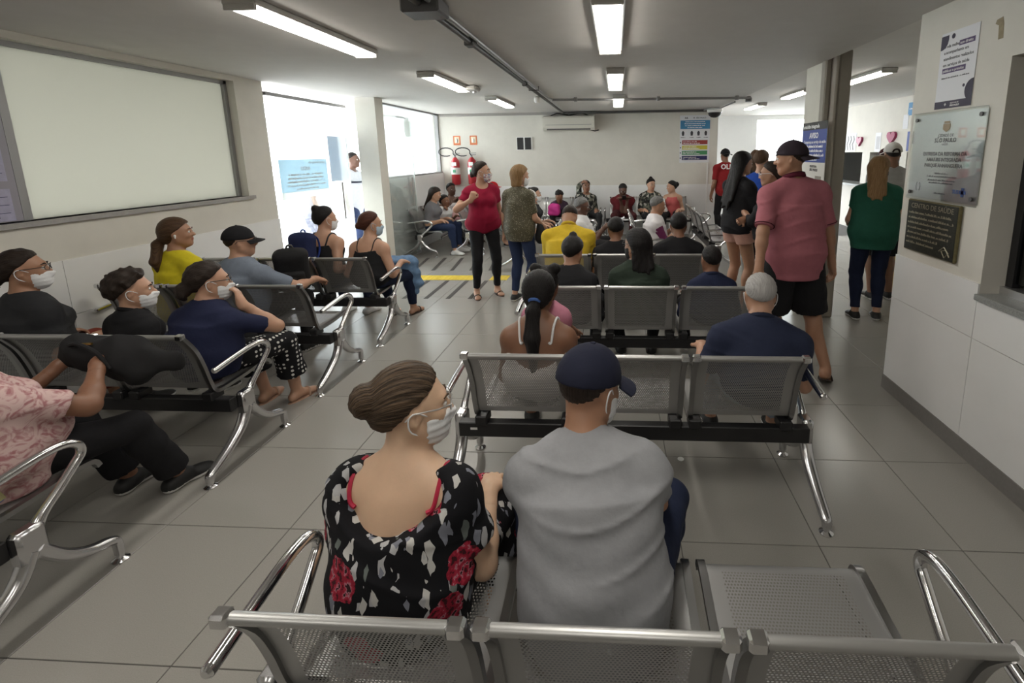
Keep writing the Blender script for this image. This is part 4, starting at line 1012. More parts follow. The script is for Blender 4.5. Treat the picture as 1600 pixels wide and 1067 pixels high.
    if hair:
        hm = hair_mat(hair.get('c', 'dark')); st = hair.get('s', 'short'); vol = hair.get('v', (.016 if f else .012) if not cap else .001)
        E = lambda p, r, k=.02, op='u', pl=(): el(HL(*p), np.array(r) * hs, Hm, pl, k=k, op=op)
        fl0 = hair.get('line', .072); sl_ = hair.get('slope', .86 if f or st == 'curly' else .78)
        n_ = unit(V3(0, sl_, -1)); pl = [(HL(0, .072, fl0), Hm @ n_)]
        pr = [E((0, -.014, .026), np.array((.078, .098, .092)) + vol, pl=pl)]
        if st in ('long', 'bob'):
            L = hair.get('len', .30)
            if st == 'bob': pr += [rc(HL(sg * .055, -.035, .02), HL(sg * .062, -.035, -.10), .048 * hs, .038 * hs, k=.04) for sg in (-1, 1)] + [rc(HL(0, -.06, .0), HL(0, -.065, -.11), .06 * hs, .045 * hs, k=.04)]
            else:
                bdir = (Tu @ V3(0, -.25, -1)); e0 = HL(0, -.055, -.04)
                for sg, lf in ((-1, .86), (-.5, 1.0), (0, .94), (.5, 1.04), (1, .82)): pr.append(rc(HL(sg * .052, -.045 - .012 * (1 - abs(sg)), .0), e0 + bdir * L * lf + Tu @ V3(sg * .070, -.03, 0), .046 * hs, .013 * hs, k=.035))
        if st in ('bun', 'pony', 'pulled', 'puffs'):
            pr.append(E((0, -.05, -.02), (.062, .066, .07), .04))
        if st == 'bun':
            bp = hair.get('at', (0, -.125, .04)); br = hair.get('r', .045)
            pr += [el(HL(*bp), np.array((br, br * .85, br)) * hs, Hm, k=.012)]
        if st == 'pony':
            bp = hair.get('at', (0, -.115, -.01)); d_ = [HL(*bp), HL(bp[0], bp[1] - .035, bp[2] - .05)]
            e1 = d_[1] + Tu @ V3(0, -.02, -.13); e2 = e1 + Tu @ V3(.0, .02, -.14) * hair.get('len', 1.)
            pr += [rc(HL(0, -.09, .0), d_[0], .03 * hs, .02 * hs, k=.01), rc(d_[0], d_[1], .022 * hs, .036 * hs, k=.01), rc(d_[1], e1, .038 * hs, .042 * hs, k=.02), rc(e1, e2, .042 * hs, .018 * hs, k=.02)]
        if st == 'puffs':
            for sg in (-1, 1): pr.append(el(HL(sg * .062, -.03, .115), np.array((.042, .040, .038)) * hs, Hm, k=.008))
        if st not in ('long', 'bob') and not cap:
            for sg in (-1, 1): pr.append(el(HL(sg * .092, .022, -.022), np.array((.040, .040, .046)) * hs, Hm, k=.012, op='s'))
        if hair.get('fringe'): pr.append(E((.02, .06, .07), (.06, .035, .03), .02))
        amp = hair.get('amp', .0018 if st != 'curly' else .010); fq = 95 if st != 'curly' else 78
        def post3(P, d):
            q = (P - hc) @ Hm; 
            if st == 'curly' or hair.get('curl'): return d + amp * np.sin(q[..., 0] * fq) * np.sin(q[..., 1] * fq + 1) * np.sin(q[..., 2] * fq + 2)
            return d + amp * np.sin(np.arctan2(q[..., 0], q[..., 2] - .02) * 26 + q[..., 1] * 40)
        def post4(P, d):
            d = post3(P, d)
            if st in ('long', 'bob', 'pony'): return d
            sp_ = (P - pl[0][0]) @ pl[0][1]
            return d + (vol + .003) * np.exp(np.minimum(sp_, 0) / .026) * (np.linalg.norm(P - hc, axis=-1) < .15 * hs)
        hv, hq = sdf_mesh(pr, min(res * .75, .010), post4)
        ho = add_mesh('hair', [(hv, hq, hm)], root, O); me = ho.data
        lq = (hv - hc) @ Hm / hs
        if st in ('long', 'bob'): U = np.stack([np.arctan2(lq[:, 0], -lq[:, 1] + .02), lq[:, 2] * 6], 1)
        elif st in ('short', 'curly', 'puffs'): U = np.stack([lq[:, 0] * 9 + lq[:, 1] * 4, lq[:, 2] * 9 + lq[:, 1] * 5], 1)
        else: U = np.stack([np.arctan2(lq[:, 0], lq[:, 2] + .03), lq[:, 1] * 6], 1)
        uvl = me.uv_layers.new(name='strand'); li = np.zeros(len(me.loops), int); me.loops.foreach_get('vertex_index', li); uvl.data.foreach_set('uv', U[li].astype(np.float32).ravel())
        if hair.get('tie'):
            bp = hair.get('at', (0, -.115, -.01)); c_ = HL(*bp); ax = unit(HL(bp[0], bp[1] - .035, bp[2] - .05) - c_); u_ = unit(np.cross(ax, up)); v_ = np.cross(ax, u_)
            add_mb('hair_tie', tube_np([c_ + .026 * (u_ * math.cos(t) + v_ * math.sin(t)) for t in np.linspace(0, 2 * math.pi, 12)[:-1]], .009, 6, True), hair['tie'], root, O)
    if cap:
        cy = math.radians(cap.get('yaw', 0)); Cm = Hm @ rotz(-cy) @ rotx(math.radians(cap.get('tilt', 6)))
        pl = [(HL(0, 0, .022), Cm @ V3(0, 0, -1.))]
        CLp = lambda *p: HL(0, -.012, .026) + Cm @ (np.array(p, float) * hs)
        pr = [el(CLp(0, 0, 0), np.array((.090, .110, .104)) * hs, Cm, pl, k=.01)]
        cm = add_mesh('cap', [(*sdf_mesh(pr, min(res * .6, .008)), cap['m'])], root, O)
        b = MB(); rows = []; n = 12
        for j in range(6):
            t = j / 5
            for k in range(n + 1):
                a = math.radians(-54 + 108 * k / n); r0, r1 = .100, .100 + .080 * math.cos(a * 1.3) ** .6
                r_ = r0 + (r1 - r0) * t
                rows.append(CLp(r_ * math.sin(a) * .9, r_ * math.cos(a), -.002 - .022 * t - .022 * (math.sin(a) ** 2)))
        top_ = [tuple(p) for p in rows]; bot = [tuple(p - Cm @ V3(0, 0, .004)) for p in rows]; m1 = n + 1; nn = len(rows)
        fs = []
        for j in range(5):
            for k in range(n):
                q = [j * m1 + k, j * m1 + k + 1, (j + 1) * m1 + k + 1, (j + 1) * m1 + k]; fs += [q, [i + nn for i in q[::-1]]]
        rim = [5 * m1 + k for k in range(m1)] ; fs += [[rim[k], rim[k + 1], rim[k + 1] + nn, rim[k] + nn] for k in range(n)]
        b.add(top_ + bot, fs); add_mb('brim', b, cap.get('bm', cap['m']), cm, O)
        add_mb('button', MB().lathe(tuple(CLp(0, 0, .103)), [(.008, -.002), (.008, .003), (.003, .005)], 8), cap['m'], cm, O)
        if cap.get('gap'): add_mb('strap_gap', tube_np(smooth_path([CLp(-.035, -.108, .0), CLp(-.018, -.112, .028), CLp(.018, -.112, .028), CLp(.035, -.108, .0)], 4), .010, 6), hair_mat('dark'), cm, O)
        if cap.get('patch'): add_mb('patch', MB().lathe(tuple(CLp(*cap['patch'])), [(.012, -.006), (.012, .006)], 8), m_white, cm, O)
    if mask:
        pl = [(HL(0, .030, 0), Hm @ V3(0, -1., 0)), (HL(0, 0, -.004), Hm @ unit(V3(0, .25, 1.)))]
        z0 = cap and 0
        pr = [el(HL(0, .034, -.05), np.array((.068 * jaw, .074, .076)) * hs, Hm, pl, k=.02), rc(HL(0, .095, -.012), HL(0, .112, -.034), .014 * hs, .016 * hs, pl, k=.03), el(HL(0, .062, -.092), np.array((.040, .040, .034)) * hs, Hm, pl, k=.03)]
        def postm(P, d):
            q = ((P - hc) @ Hm)[..., 2] / hs
            return d + .0016 * np.sin(q * 260)
        mk = add_mesh('face_mask', [(*sdf_mesh(pr, min(res * .7, .008), postm), mask)], root, O)
        for sg in (-1, 1):
            add_mb('ear_loop', tube_np(smooth_path([HL(sg * .058, .045, -.022), HL(sg * .082, .0, .012), HL(sg * .088, -.022, .0), HL(sg * .080, -.012, -.045), HL(sg * .052, .045, -.085)], 4), .0022, 5), mask, mk, O)
    if glasses:
        gm = glasses if not isinstance(glasses, bool) else m_black
        b = MB()
        for sg in (-1, 1):
            b.tube([tuple(HL(sg * .033 + .025 * math.cos(t), .108 - .010 * abs(math.cos(t)) * (1 if sg * math.cos(t) > 0 else 0), .004 + .018 * math.sin(t))) for t in np.linspace(0, 2 * math.pi, 15)[:-1]], .0018 * hs, 6, True)
        fr_ = add_mb('glasses', b, gm, root, O)
        for sg in (-1, 1): add_mb('temple', tube_np([HL(sg * .058, .100, .010), HL(sg * .078, .06, .012), HL(sg * .083, -.01, .012), HL(sg * .080, -.03, -.008)], .0022, 6), gm, fr_, O)
        add_mb('bridge', tube_np([HL(-.009, .108, .008), HL(0, .112, .012), HL(.009, .108, .008)], .002, 6), gm, fr_, O)
    CNT[0] += 1
    root['_j'] = 0; del root['_j']
    return dict(root=root, O=O, Fm=Fm, Tu=Tu, Tl=Tl, Hm=Hm, hc=hc, hs=hs, HL=HL, nb=nb_, ch=ch, Pl=Pl, wr=wr, elb=elb, sh=shl, kn=kn, ank=ank, W=W, hj=hj, arms=arms)
# ================================================================ WHO IS THERE
C_ = cloth_mat
def T(n, c, **k): return dict(m=C_(n, c), **k)
def nodes_mat(name, build, rough=.85):
    M = bpy.data.materials.new(name); M.use_nodes = True; nt = M.node_tree; p = nt.nodes['Principled BSDF']; p.inputs['Roughness'].default_value = rough; p.inputs['Specular IOR Level'].default_value = .25
    tc = nt.nodes.new('ShaderNodeTexCoord'); out = build(nt, tc.outputs['Object']); nt.links.new(out, p.inputs['Base Color']); return M
def _map(nt, src, rot=(0, 0, 0), sc=(1, 1, 1)):
    m = nt.nodes.new('ShaderNodeMapping'); m.inputs['Rotation'].default_value = [math.radians(a) for a in rot]; m.inputs['Scale'].default_value = sc; nt.links.new(src, m.inputs[0]); return m.outputs[0]
def _vor(nt, src, scale, rnd=1.0, metric='EUCLIDEAN'):
    v = nt.nodes.new('ShaderNodeTexVoronoi'); v.distance = metric; v.inputs['Scale'].default_value = scale; v.inputs['Randomness'].default_value = rnd; nt.links.new(src, v.inputs[0]); return v.outputs['Distance'], v.outputs['Color']
def _lt(nt, a, t):
    m = nt.nodes.new('ShaderNodeMath'); m.operation = 'LESS_THAN'; nt.links.new(a, m.inputs[0]); m.inputs[1].default_value = t; return m.outputs[0]
def _mul(nt, a, b):
    m = nt.nodes.new('ShaderNodeMath'); m.operation = 'MULTIPLY'; nt.links.new(a, m.inputs[0]); nt.links.new(b, m.inputs[1]); return m.outputs[0]
def _mix(nt, f, a, b):
    m = nt.nodes.new('ShaderNodeMix'); m.data_type = 'RGBA'; nt.links.new(f, m.inputs['Factor'])
    for s_, v in (('A', a), ('B', b)):
        i = [q for q in m.inputs if q.name == s_ and q.type == 'RGBA'][0]
        if isinstance(v, tuple): i.default_value = (*v, 1)
        else: nt.links.new(v, i)
    return [q for q in m.outputs if q.type == 'RGBA'][0]
def _ramp(nt, src, stops):
    r = nt.nodes.new('ShaderNodeValToRGB'); r.color_ramp.interpolation = 'CONSTANT'; e = r.color_ramp.elements
    e[0].position, e[0].color = stops[0][0], (*stops[0][1], 1); e[1].position, e[1].color = stops[1][0], (*stops[1][1], 1)
    for p_, c in stops[2:]: q = e.new(p_); q.color = (*c, 1)
    nt.links.new(src, r.inputs[0]); return r.outputs[0]
def _noisy(nt, src, amt, sc):
    n = nt.nodes.new('ShaderNodeTexNoise'); n.inputs['Scale'].default_value = sc; nt.links.new(src, n.inputs[0])
    m = nt.nodes.new('ShaderNodeVectorMath'); m.operation = 'MULTIPLY_ADD'; nt.links.new(n.outputs['Color'], m.inputs[0]); m.inputs[1].default_value = (amt,) * 3; nt.links.new(src, m.inputs[2]); return m.outputs[0]
def floral(nt, src):
    col = (.006, .006, .008); w_ = _noisy(nt, src, .03, 14)
    d, c = _vor(nt, _noisy(nt, src, .05, 22), 8.0); rnd = _ramp(nt, c, [(0, (0, 0, 0)), (.55, (1, 1, 1))]); n = nt.nodes.new('ShaderNodeTexNoise'); n.inputs['Scale'].default_value = 55; nt.links.new(src, n.inputs[0])
    petal = _ramp(nt, n.outputs[0], [(0, (.05, .008, .012)), (.40, (.26, .012, .03)), (.50, (.36, .025, .05)), (.58, (.42, .16, .20)), (.64, (.03, .01, .012))])
    out = col
    for k, (rot, sc) in enumerate((((0, 38, 0), (23, 23, 8)), ((0, -42, 20), (22, 22, 8)), ((0, 80, 0), (21, 21, 8)), ((20, 8, 0), (24, 24, 9)))):
        d2, c2 = _vor(nt, _map(nt, w_, rot, sc), 1.0, 1.0, 'MANHATTAN'); leaf = _ramp(nt, c2, [(0, (.42, .42, .43)), (.4, (.20, .21, .25)), (.62, (.50, .49, .47)), (.8, (.13, .15, .14))])
        out = _mix(nt, _lt(nt, d2, .35), out, leaf)
    fm = _mul(nt, _lt(nt, d, .42), rnd)
    return _mix(nt, fm, out, petal)
def polka(nt, src):
    d, c = _vor(nt, src, 33, 0.0); return _mix(nt, _lt(nt, d, .30), (.008, .008, .010), (.62, .61, .58))
def camo(nt, src):
    d, c = _vor(nt, _noisy(nt, src, .04, 12), 22); return _ramp(nt, c, [(0, (.02, .02, .02)), (.4, (.14, .14, .11)), (.6, (.05, .06, .05)), (.8, (.35, .34, .30))])
def pinkwash(nt, src):
    n = nt.nodes.new('ShaderNodeTexNoise'); n.inputs['Scale'].default_value = 16; n.inputs['Detail'].default_value = 6; n.inputs['Distortion'].default_value = 2.5; nt.links.new(src, n.inputs[0])
    r = nt.nodes.new('ShaderNodeValToRGB'); r.color_ramp.elements[0].position = .38; r.color_ramp.elements[0].color = (.36, .16, .17, 1); r.color_ramp.elements[1].position = .55; r.color_ramp.elements[1].color = (.58, .42, .40, 1); nt.links.new(n.outputs[0], r.inputs[0]); return r.outputs[0]
def sequin(nt, src):
    d, c = _vor(nt, src, 70); return _mix(nt, _lt(nt, d, .22), (.085, .078, .05), (.42, .38, .28))
def maskprint(nt, src):
    d, c = _vor(nt, src, 60); return _ramp(nt, c, [(0, (.65, .62, .62)), (.55, (.45, .25, .28)), (.7, (.25, .27, .4))])
M_FLORAL = nodes_mat('floral_print', floral); M_POLKA = nodes_mat('polka_print', polka); M_CAMO = nodes_mat('dark_print_fabric', camo)
M_PINKW = nodes_mat('pink_wash_fabric', pinkwash); M_SEQ = nodes_mat('olive_sequin_fabric', sequin, .5); M_MASKP = nodes_mat('patterned_mask', maskprint)
m_mask = mat('mask_white', (.72, .73, .74), .8); m_maskk = mat('mask_black', (.012, .012, .013), .8); m_maskb = mat('mask_blue', (.42, .55, .66), .8)
BLK = (.012, .012, .014); NAVY = (.014, .018, .040); JEAN = (.022, .035, .085); DJEAN = (.012, .018, .045)
WS = dict(m=mat('shoe_white', (.70, .70, .69), .6)); BS = dict(m=mat('shoe_black', (.012, .012, .012), .6)); SAN = dict(kind='sandal', m=mat('sandal_dark', (.03, .018, .012), .6)); SANB = dict(kind='sandal', m=mat('sandal_beige', (.36, .22, .15), .6))
CB = dict(m=C_('cap_black', (.010, .010, .012))); 
# ---- nearest bench
f1 = person('woman in a black floral dress and hair bun on the nearest bench', -.60, .885, 2, H=1.60, g=1.08, sw=.94, ht=1.13, skin='warm', lean=13, side=1, head=(58, 4, 0), rh=(.16, .50, .60), lh=(-.15, .48, .60), py=.20,
       top=dict(m=M_FLORAL, sleeve=.62, hem=-.16, neck=.085, nf=.0, sw=.014, o=.012, loose=True, name='dress', cuts=[((0, -.13, -.055), (.165, .12, .112)), ((0, .0, .02), (.13, .12, .06))], straps=mat('red_strap', (.42, .01, .045), .6), strap_r=.006, strap_x=.132, fold=.005),
       bottom=dict(m=M_FLORAL, len=1.75, flare=.05, o=.016, skirt=.02, name='skirt'), shoe=SAN, hair=dict(s='bun', c='streak', at=(0, -.128, .035), r=.050, amp=.0022), mask=m_mask, glasses=m_alu, res=.0085)
f2 = person('man in a grey T-shirt and navy cap on the nearest bench, seen from behind', -.06, .885, 0, H=1.74, g=1.08, sex='m', sw=.88, ht=1.14, side=-5, skin='tan', lean=24, head=(38, 14, 0), rh=(.17, .74, .56), lh=(-.17, .74, .56), py=.19, feet=((-.23, .72), (.23, .72)), knee=((-.38, .8, .6), (.38, .8, .6)),
       top=T('heather_grey', (.27, .275, .29), sleeve=.72, hem=-.14, loose=True, fold=.006, o=.014), bottom=T('dark_jeans', DJEAN), shoe=BS, hair=dict(s='short', c='dark'), cap=dict(m=C_('cap_navy', (.012, .014, .030)), yaw=0, tilt=2), mask=m_mask, res=.0085)
# ---- second centre bench
person('woman with a long black ponytail and thin white straps on the second centre bench', -.41, 2.13, 0, ht=1.08, H=1.62, g=1.10, skin='brown', lean=8, head=(4, 10, 0), py=.20, facial=False, rh=(.14, .48, .62), lh=(-.14, .48, .62),
       top=T('white_cami', (.66, .65, .64), sleeve=0, hem=-.12, drop=.27, straps=mat('white_strap', (.7, .7, .7), .7), strap_r=.0065), bottom=T('black_denim', BLK), shoe=BS, hair=dict(s='pony', c='black', at=(0, -.108, -.035), len=1.25, tie=mat('blue_tie', (.05, .12, .35), .6)), res=.010)
person('small child in pink with two hair puffs in front of the ponytailed woman', -.40, 2.40, 0, ht=1.07, H=1.00, skin='brown', lean=6, py=.17, seat_z=.56, facial=False, feet=((-.08, .42, .2), (.08, .42, .2)), top=T('candy_pink', (.55, .22, .30)), bottom=T('pink_leggings', (.4, .16, .22)), shoe=WS, hair=dict(s='puffs', c='black'), res=.012)
person('grey-haired man in a navy polo shirt on the second centre bench', .715, 2.13, 3, ht=1.0, sw=1.12, side=4, H=1.62, g=1.12, sex='m', skin='light', lean=19, head=(6, 18, 0), py=.16, facial=False, rh=(.20, .46, .60), lh=(-.25, .44, .60), feet=((-.16, .62), (.20, .58)),
       top=T('navy_polo', (.020, .026, .055), sleeve=.75, hem=-.1, collar=C_('navy_collar', (.015, .02, .042))), bottom=T('pale_jeans', (.30, .36, .44)), shoe=BS, hair=dict(s='short', c='grey', v=.010), mask=m_mask, res=.010)
# ---- third centre bench
person('woman in black with a small top bun bending forward on the third centre bench', -.36, 3.25, 4, ht=1.05, H=1.62, g=1.1, skin='tan', lean=15, head=(12, 26, 0), facial=False, top=T('black_top', BLK, sleeve=1.8), bottom=T('black_trousers', BLK), shoe=BS, hair=dict(s='bun', c='black', at=(0, -.05, .125), r=.034), res=.012)
person('woman in a dark green T-shirt with shoulder-length black hair and dark mask', .17, 3.25, 0, ht=1.15, H=1.66, g=1.15, skin='tan', lean=5, head=(-48, 4, 0), top=T('bottle_green', (.022, .034, .024), sleeve=.6, loose=True), bottom=T('black_trousers', BLK), shoe=BS, hair=dict(s='long', c='black', len=.16), mask=m_maskk, glasses=True, res=.012)
person('child in a navy hooded top with cropped hair on the third centre bench', .71, 3.25, 0, ht=0.99, H=1.38, skin='brown', lean=8, head=(-12, 8, 0), facial=False, top=T('navy_hoodie', (.016, .022, .055), sleeve=1.85, collar=C_('navy_hood', (.014, .02, .05))), bottom=T('black_trousers', BLK), shoe=WS, hair=dict(s='short', c='black', v=.006), res=.012)
# ---- fourth centre bench
person('man in a bright yellow shirt leaning forward on the fourth centre bench', -.48, 4.29, 2, ht=1.22, sw=1.12, H=1.70, g=1.15, sex='m', skin='tan', lean=22, head=(0, 62, 0), facial=False, rh=(.18, .6, .56), lh=(-.18, .6, .56), top=T('yellow_shirt', (.60, .42, .03), sleeve=.8, loose=True, collar=C_('yellow_collar', (.55, .38, .03))), bottom=T('grey_trousers', (.06, .06, .06)), shoe=BS, hair=dict(s='short', c='dark', v=.007), res=.013)
person('young person in black with short dark hair on the fourth centre bench', .00, 4.29, 0, ht=1.09, H=1.56, sex='m', skin='brown', lean=8, head=(0, 12, 0), facial=False, top=T('black_tee', BLK), bottom=T('black_trousers', BLK), shoe=BS, hair=dict(s='short', c='black', v=.016), res=.013)
person('man in black with a dark skullcap on the fourth centre bench', .60, 4.29, 0, ht=1.13, H=1.66, g=1.12, sex='m', skin='brown', lean=9, head=(5, 10, 0), facial=False, top=T('black_tee', BLK), bottom=T('black_trousers', BLK), shoe=BS, hair=dict(s='short', c='black', v=.010, line=.05), mask=m_mask, res=.013)
# ---- left benches
person('woman in a dark grey T-shirt with glasses and white mask at the far left', -3.50, 2.31, 8, ht=1.19, H=1.64, g=1.16, skin='tan', lean=3, head=(42, -2, 0), top=T('charcoal_tee', (.026, .027, .030), sleeve=.8, loose=True), bottom=T('rust_print', (.20, .04, .025)), shoe=BS, hair=dict(s='bun', c='dark', at=(0, -.12, -.05), r=.050, v=.018, curl=True, amp=.004), mask=m_mask, glasses=True, res=.011)
person('boy with curly hair and a white mask between two women on the left bench', -2.98, 2.31, 12, ht=1.04, H=1.34, skin='light', lean=4, py=.26, head=(38, 0, 0), feet=((-.1, .62, .1), (.1, .62, .1)), top=T('black_jacket', (.014, .014, .016), sleeve=1.85, collar=C_('black_collar', (.012, .012, .014))), bottom=T('navy_trousers', NAVY), shoe=BS, hair=dict(s='curly', c='dark', v=.034, amp=.013), mask=m_mask, res=.011)
pk = person('woman in polka-dot trousers and navy T-shirt holding her hand to her mouth', -2.47, 2.31, 6, ht=1.08, H=1.62, g=1.14, skin='light', lean=11, head=(40, 2, 0), rmouth=True, rp=(.5, .1, -.9), rcurl=.5, lh=(-.02, .50, .66), py=.22, feet=((-.08, .66), (.13, .70)),
       top=T('navy_tee', (.014, .018, .050), sleeve=.75, loose=True), bottom=dict(m=M_POLKA, len=1.62, flare=.055, o=.016), shoe=SANB, hair=dict(s='bun', c='dark', at=(0, -.125, -.045), r=.058, v=.018, curl=True, amp=.004), mask=m_mask, glasses=True, res=.010)
yw = person('woman in a bright yellow top with white earbuds by the left wall', -3.47, 3.26, 12, ht=1.25, H=1.66, skin='tan', lean=3, head=(48, -3, 0), top=T('lemon_top', (.62, .52, .02), sleeve=1.3, loose=True), bottom=T('blue_jeans', JEAN), shoe=WS, hair=dict(s='pony', c='brown', at=(0, -.105, -.03), len=.5), res=.012)
for sg in (-1, 1): add_mb('earbud', MB().lathe(tuple(yw['HL'](sg * .088, .004, -.012)), [(.004, -.022), (.006, -.008), (.009, .0), (.004, .008)], 10), m_white, yw['root'], yw['O'])
person('man in a black cap and blue-grey T-shirt with hands on his knees', -2.97, 3.26, 8, ht=1.18, H=1.72, g=1.14, sex='m', skin='light', lean=5, head=(46, 0, 0), rh=(.28, .62, .66), lh=(-.05, .62, .62), rp=(.8, -.2, -.6), top=T('slate_tee', (.17, .20, .25), sleeve=.8, loose=True), bottom=T('dark_trousers', (.02, .02, .022)), shoe=BS, hair=dict(s='short', c='dark'), cap=dict(m=CB['m'], yaw=0, tilt=0), glasses=True, res=.012)
bpw = person('woman in a black vest wearing a navy backpack on the farthest left bench', -2.90, 4.15, 5, ht=1.22, H=1.66, g=1.12, skin='light', lean=7, head=(32, 2, 0), py=.26, top=T('black_vest', BLK, sleeve=0, drop=.13, straps=m_black, strap_r=.008), bottom=T('blue_jeans', JEAN), shoe=WS, hair=dict(s='bun', c='black', at=(-.02, -.085, .10), r=.042), mask=m_mask, res=.013)
cam_w = person('woman in a thin-strapped black top with a denim jacket over her lap', -2.42, 4.15, 6, ht=1.17, H=1.62, g=1.12, skin='light', lean=7, head=(42, 2, 0), py=.22, rh=(.20, .44, .64), feet=((-.06, .62), (.14, .70)), top=T('black_cami', BLK, sleeve=0, drop=.14, straps=m_black, strap_r=.005), bottom=T('dark_jeans', DJEAN), shoe=SAN, hair=dict(s='bun', c='auburn', at=(0, -.12, -.015), r=.040), mask=m_maskb, res=.013)
pkp = person('person in a pale pink patterned top and black trousers cut off by the left edge', -2.50, 1.29, 4, H=1.66, g=1.30, skin='brown', lean=-2, py=.24, rh=(.12, .60, .80), rp=(.7, -.5, -.6), lh=(-.10, .62, .78), feet=((-.10, .78), (.14, .82)), facial=False, top=dict(m=M_PINKW, sleeve=.75, hem=-.16, loose=True, sit_over=True), bottom=T('black_trousers', BLK, flare=.03), shoe=dict(m=BS['m'], sole=m_white), hair=dict(s='bun', c='black'), res=.010)
# ---- standing
person('woman standing in a crimson top and black leggings, hand raised to her chest', -1.58, 5.52, 150, 'stand', 1.60, g=1.24, skin='light', lean=2, head=(-58, -2, 0), rh=(.17, .19, 1.20), rd=(-.3, .2, .9), rp=(.8, -.1, -.8), rcurl=1.1, rn=(0, .6, .6), lh=(-.24, .08, .84), top=T('crimson_top', (.26, .008, .035), sleeve=.55, hem=-.12, neck=.088, nf=.04), bottom=T('black_leggings', BLK, o=.005), shoe=SAN, feet=((-.13, .0), (.13, .02)), hair=dict(s='bun', c='dark', at=(0, -.12, -.03), r=.045), mask=M_MASKP, res=.012)
person('woman standing in a sequinned olive top and jeans with a blond bob', -1.10, 5.28, 24, 'stand', 1.56, g=1.10, skin='light', lean=3, head=(36, 6, 0), top=dict(m=M_SEQ, sleeve=.8, hem=-.14, loose=True, name='blouse'), bottom=T('blue_jeans', JEAN), shoe=BS, rh=(.20, .22, .86), hair=dict(s='bob', c='blond', v=.016), mask=m_mask, res=.012)
po = person('man in a pink polo shirt and black shorts with his cap on backwards', 1.29, 3.42, -8, 'stand', 1.76, g=1.14, sex='m', skin='tan', lean=5, side=-3, head=(-58, 4, 0), lh=(-.36, -.20, .86), lp=(-.6, -.6, .1), lcurl=.9, ln=(0, 0, 1), rh=(.31, .02, .83), rcurl=.5, feet=((-.06, .05), (.24, -.10, .03, 40, 25)),
       top=T('dusty_pink', (.36, .125, .150), sleeve=.85, hem=-.17, loose=True, collar=C_('maroon_collar', (.10, .012, .028)), tip=C_('maroon_tip', (.06, .008, .018)), o=.016, fold=.005), bottom=T('black_shorts', BLK, len=.98, flare=.045, o=.02, name='shorts'), shoe=SAN, hair=dict(s='short', c='dark'), cap=dict(m=C_('cap_wine', (.030, .022, .030)), yaw=180, tilt=-4, patch=(0, -.106, .02)), res=.010)
person('woman in a green T-shirt and dark jeans with long light-brown hair at the corridor', 2.53, 4.74, 14, 'stand', 1.62, g=1.25, skin='light', lean=3, head=(42, 8, 0), rh=(.26, .24, 1.02), lh=(-.18, .26, .98), top=T('emerald_tee', (.016, .090, .058), sleeve=.6, hem=-.16, loose=True), bottom=T('dark_jeans', DJEAN), shoe=dict(m=BS['m'], sole=m_white), hair=dict(s='long', c='blond', len=.27, v=.014), mask=m_maskk, res=.012)
person('man in a grey T-shirt, white cap and black shorts queueing in the corridor', 3.03, 5.42, 4, 'stand', 1.76, g=1.12, sex='m', skin='brown', lean=2, head=(8, 2, 0), facial=False, rh=(.2, .28, 1.05), top=T('ash_tee', (.40, .39, .38), sleeve=.95, hem=-.2, loose=True), bottom=T('black_shorts', BLK, len=.98, flare=.03, name='shorts'), shoe=BS, hair=dict(s='short', c='black'), cap=dict(m=C_('cap_white', (.58, .56, .53)), yaw=0, gap=True), res=.012)
person('person in a maroon cap standing at the service counter', 4.55, 8.45, 70, 'stand', 1.70, sex='m', skin='brown', lean=4, facial=False, top=T('maroon_shirt', (.06, .012, .014)), bottom=T('black_trousers', BLK), shoe=BS, hair=dict(s='short', c='black'), cap=dict(m=C_('cap_maroon', (.040, .010, .010))), res=.016)
person('woman with very long black hair in a black T-shirt and pink shorts', 1.28, 5.02, 62, 'stand', 1.68, skin='tan', lean=2, head=(10, 4, 0), rh=(.02, .24, 1.08), lh=(-.02, .27, 1.14), rp=(.8, -.3, -.8), lp=(-.8, -.3, -.8), top=T('black_tee', BLK, sleeve=.8, hem=-.06, loose=True), bottom=T('blush_shorts', (.52, .30, .24), len=.36, flare=.02, o=.014, name='shorts'), shoe=SAN, hair=dict(s='long', c='black', len=.42), res=.012)
person('woman with glasses and folded arms in a white top and black jacket', 1.47, 4.50, -62, 'stand', 1.58, g=1.16, skin='tan', lean=2, head=(-4, 4, 0), rh=(-.08, .24, 1.06), lh=(.08, .27, 1.10), rp=(.8, -.1, -.8), lp=(-.8, -.1, -.8), top=T('black_jacket', BLK, sleeve=1.7, hem=.02, loose=True, cuts=[((0, .17, -.25), (.075, .12, .30))]), bottom=T('black_trousers', BLK), shoe=WS, hair=dict(s='bun', c='dark', at=(0, -.12, -.03), r=.04), glasses=m_white, res=.012)
person('person in a bright blue shirt among the standing group, hair lit from behind', 1.70, 5.75, 40, 'stand', 1.69, sex='m', skin='light', facial=False, top=T('royal_blue', (.015, .06, .32)), bottom=T('black_trousers', BLK), shoe=BS, hair=dict(s='short', c='brown', v=.02), res=.015)
person('dark-haired person behind the long black hair, deep in the corridor entrance', 1.98, 7.45, 30, 'stand', 1.66, skin='tan', facial=False, top=T('black_tee', BLK), bottom=T('black_trousers', BLK), shoe=BS, hair=dict(s='bun', c='dark'), res=.018)
person('long-haired person glowing against the bright far doorway', 2.22, 7.75, 20, 'stand', 1.70, skin='light', facial=False, top=T('taupe_top', (.16, .12, .10)), bottom=T('dark_trousers', (.02, .02, .022)), shoe=BS, hair=dict(s='long', c='brown', len=.2), res=.018)
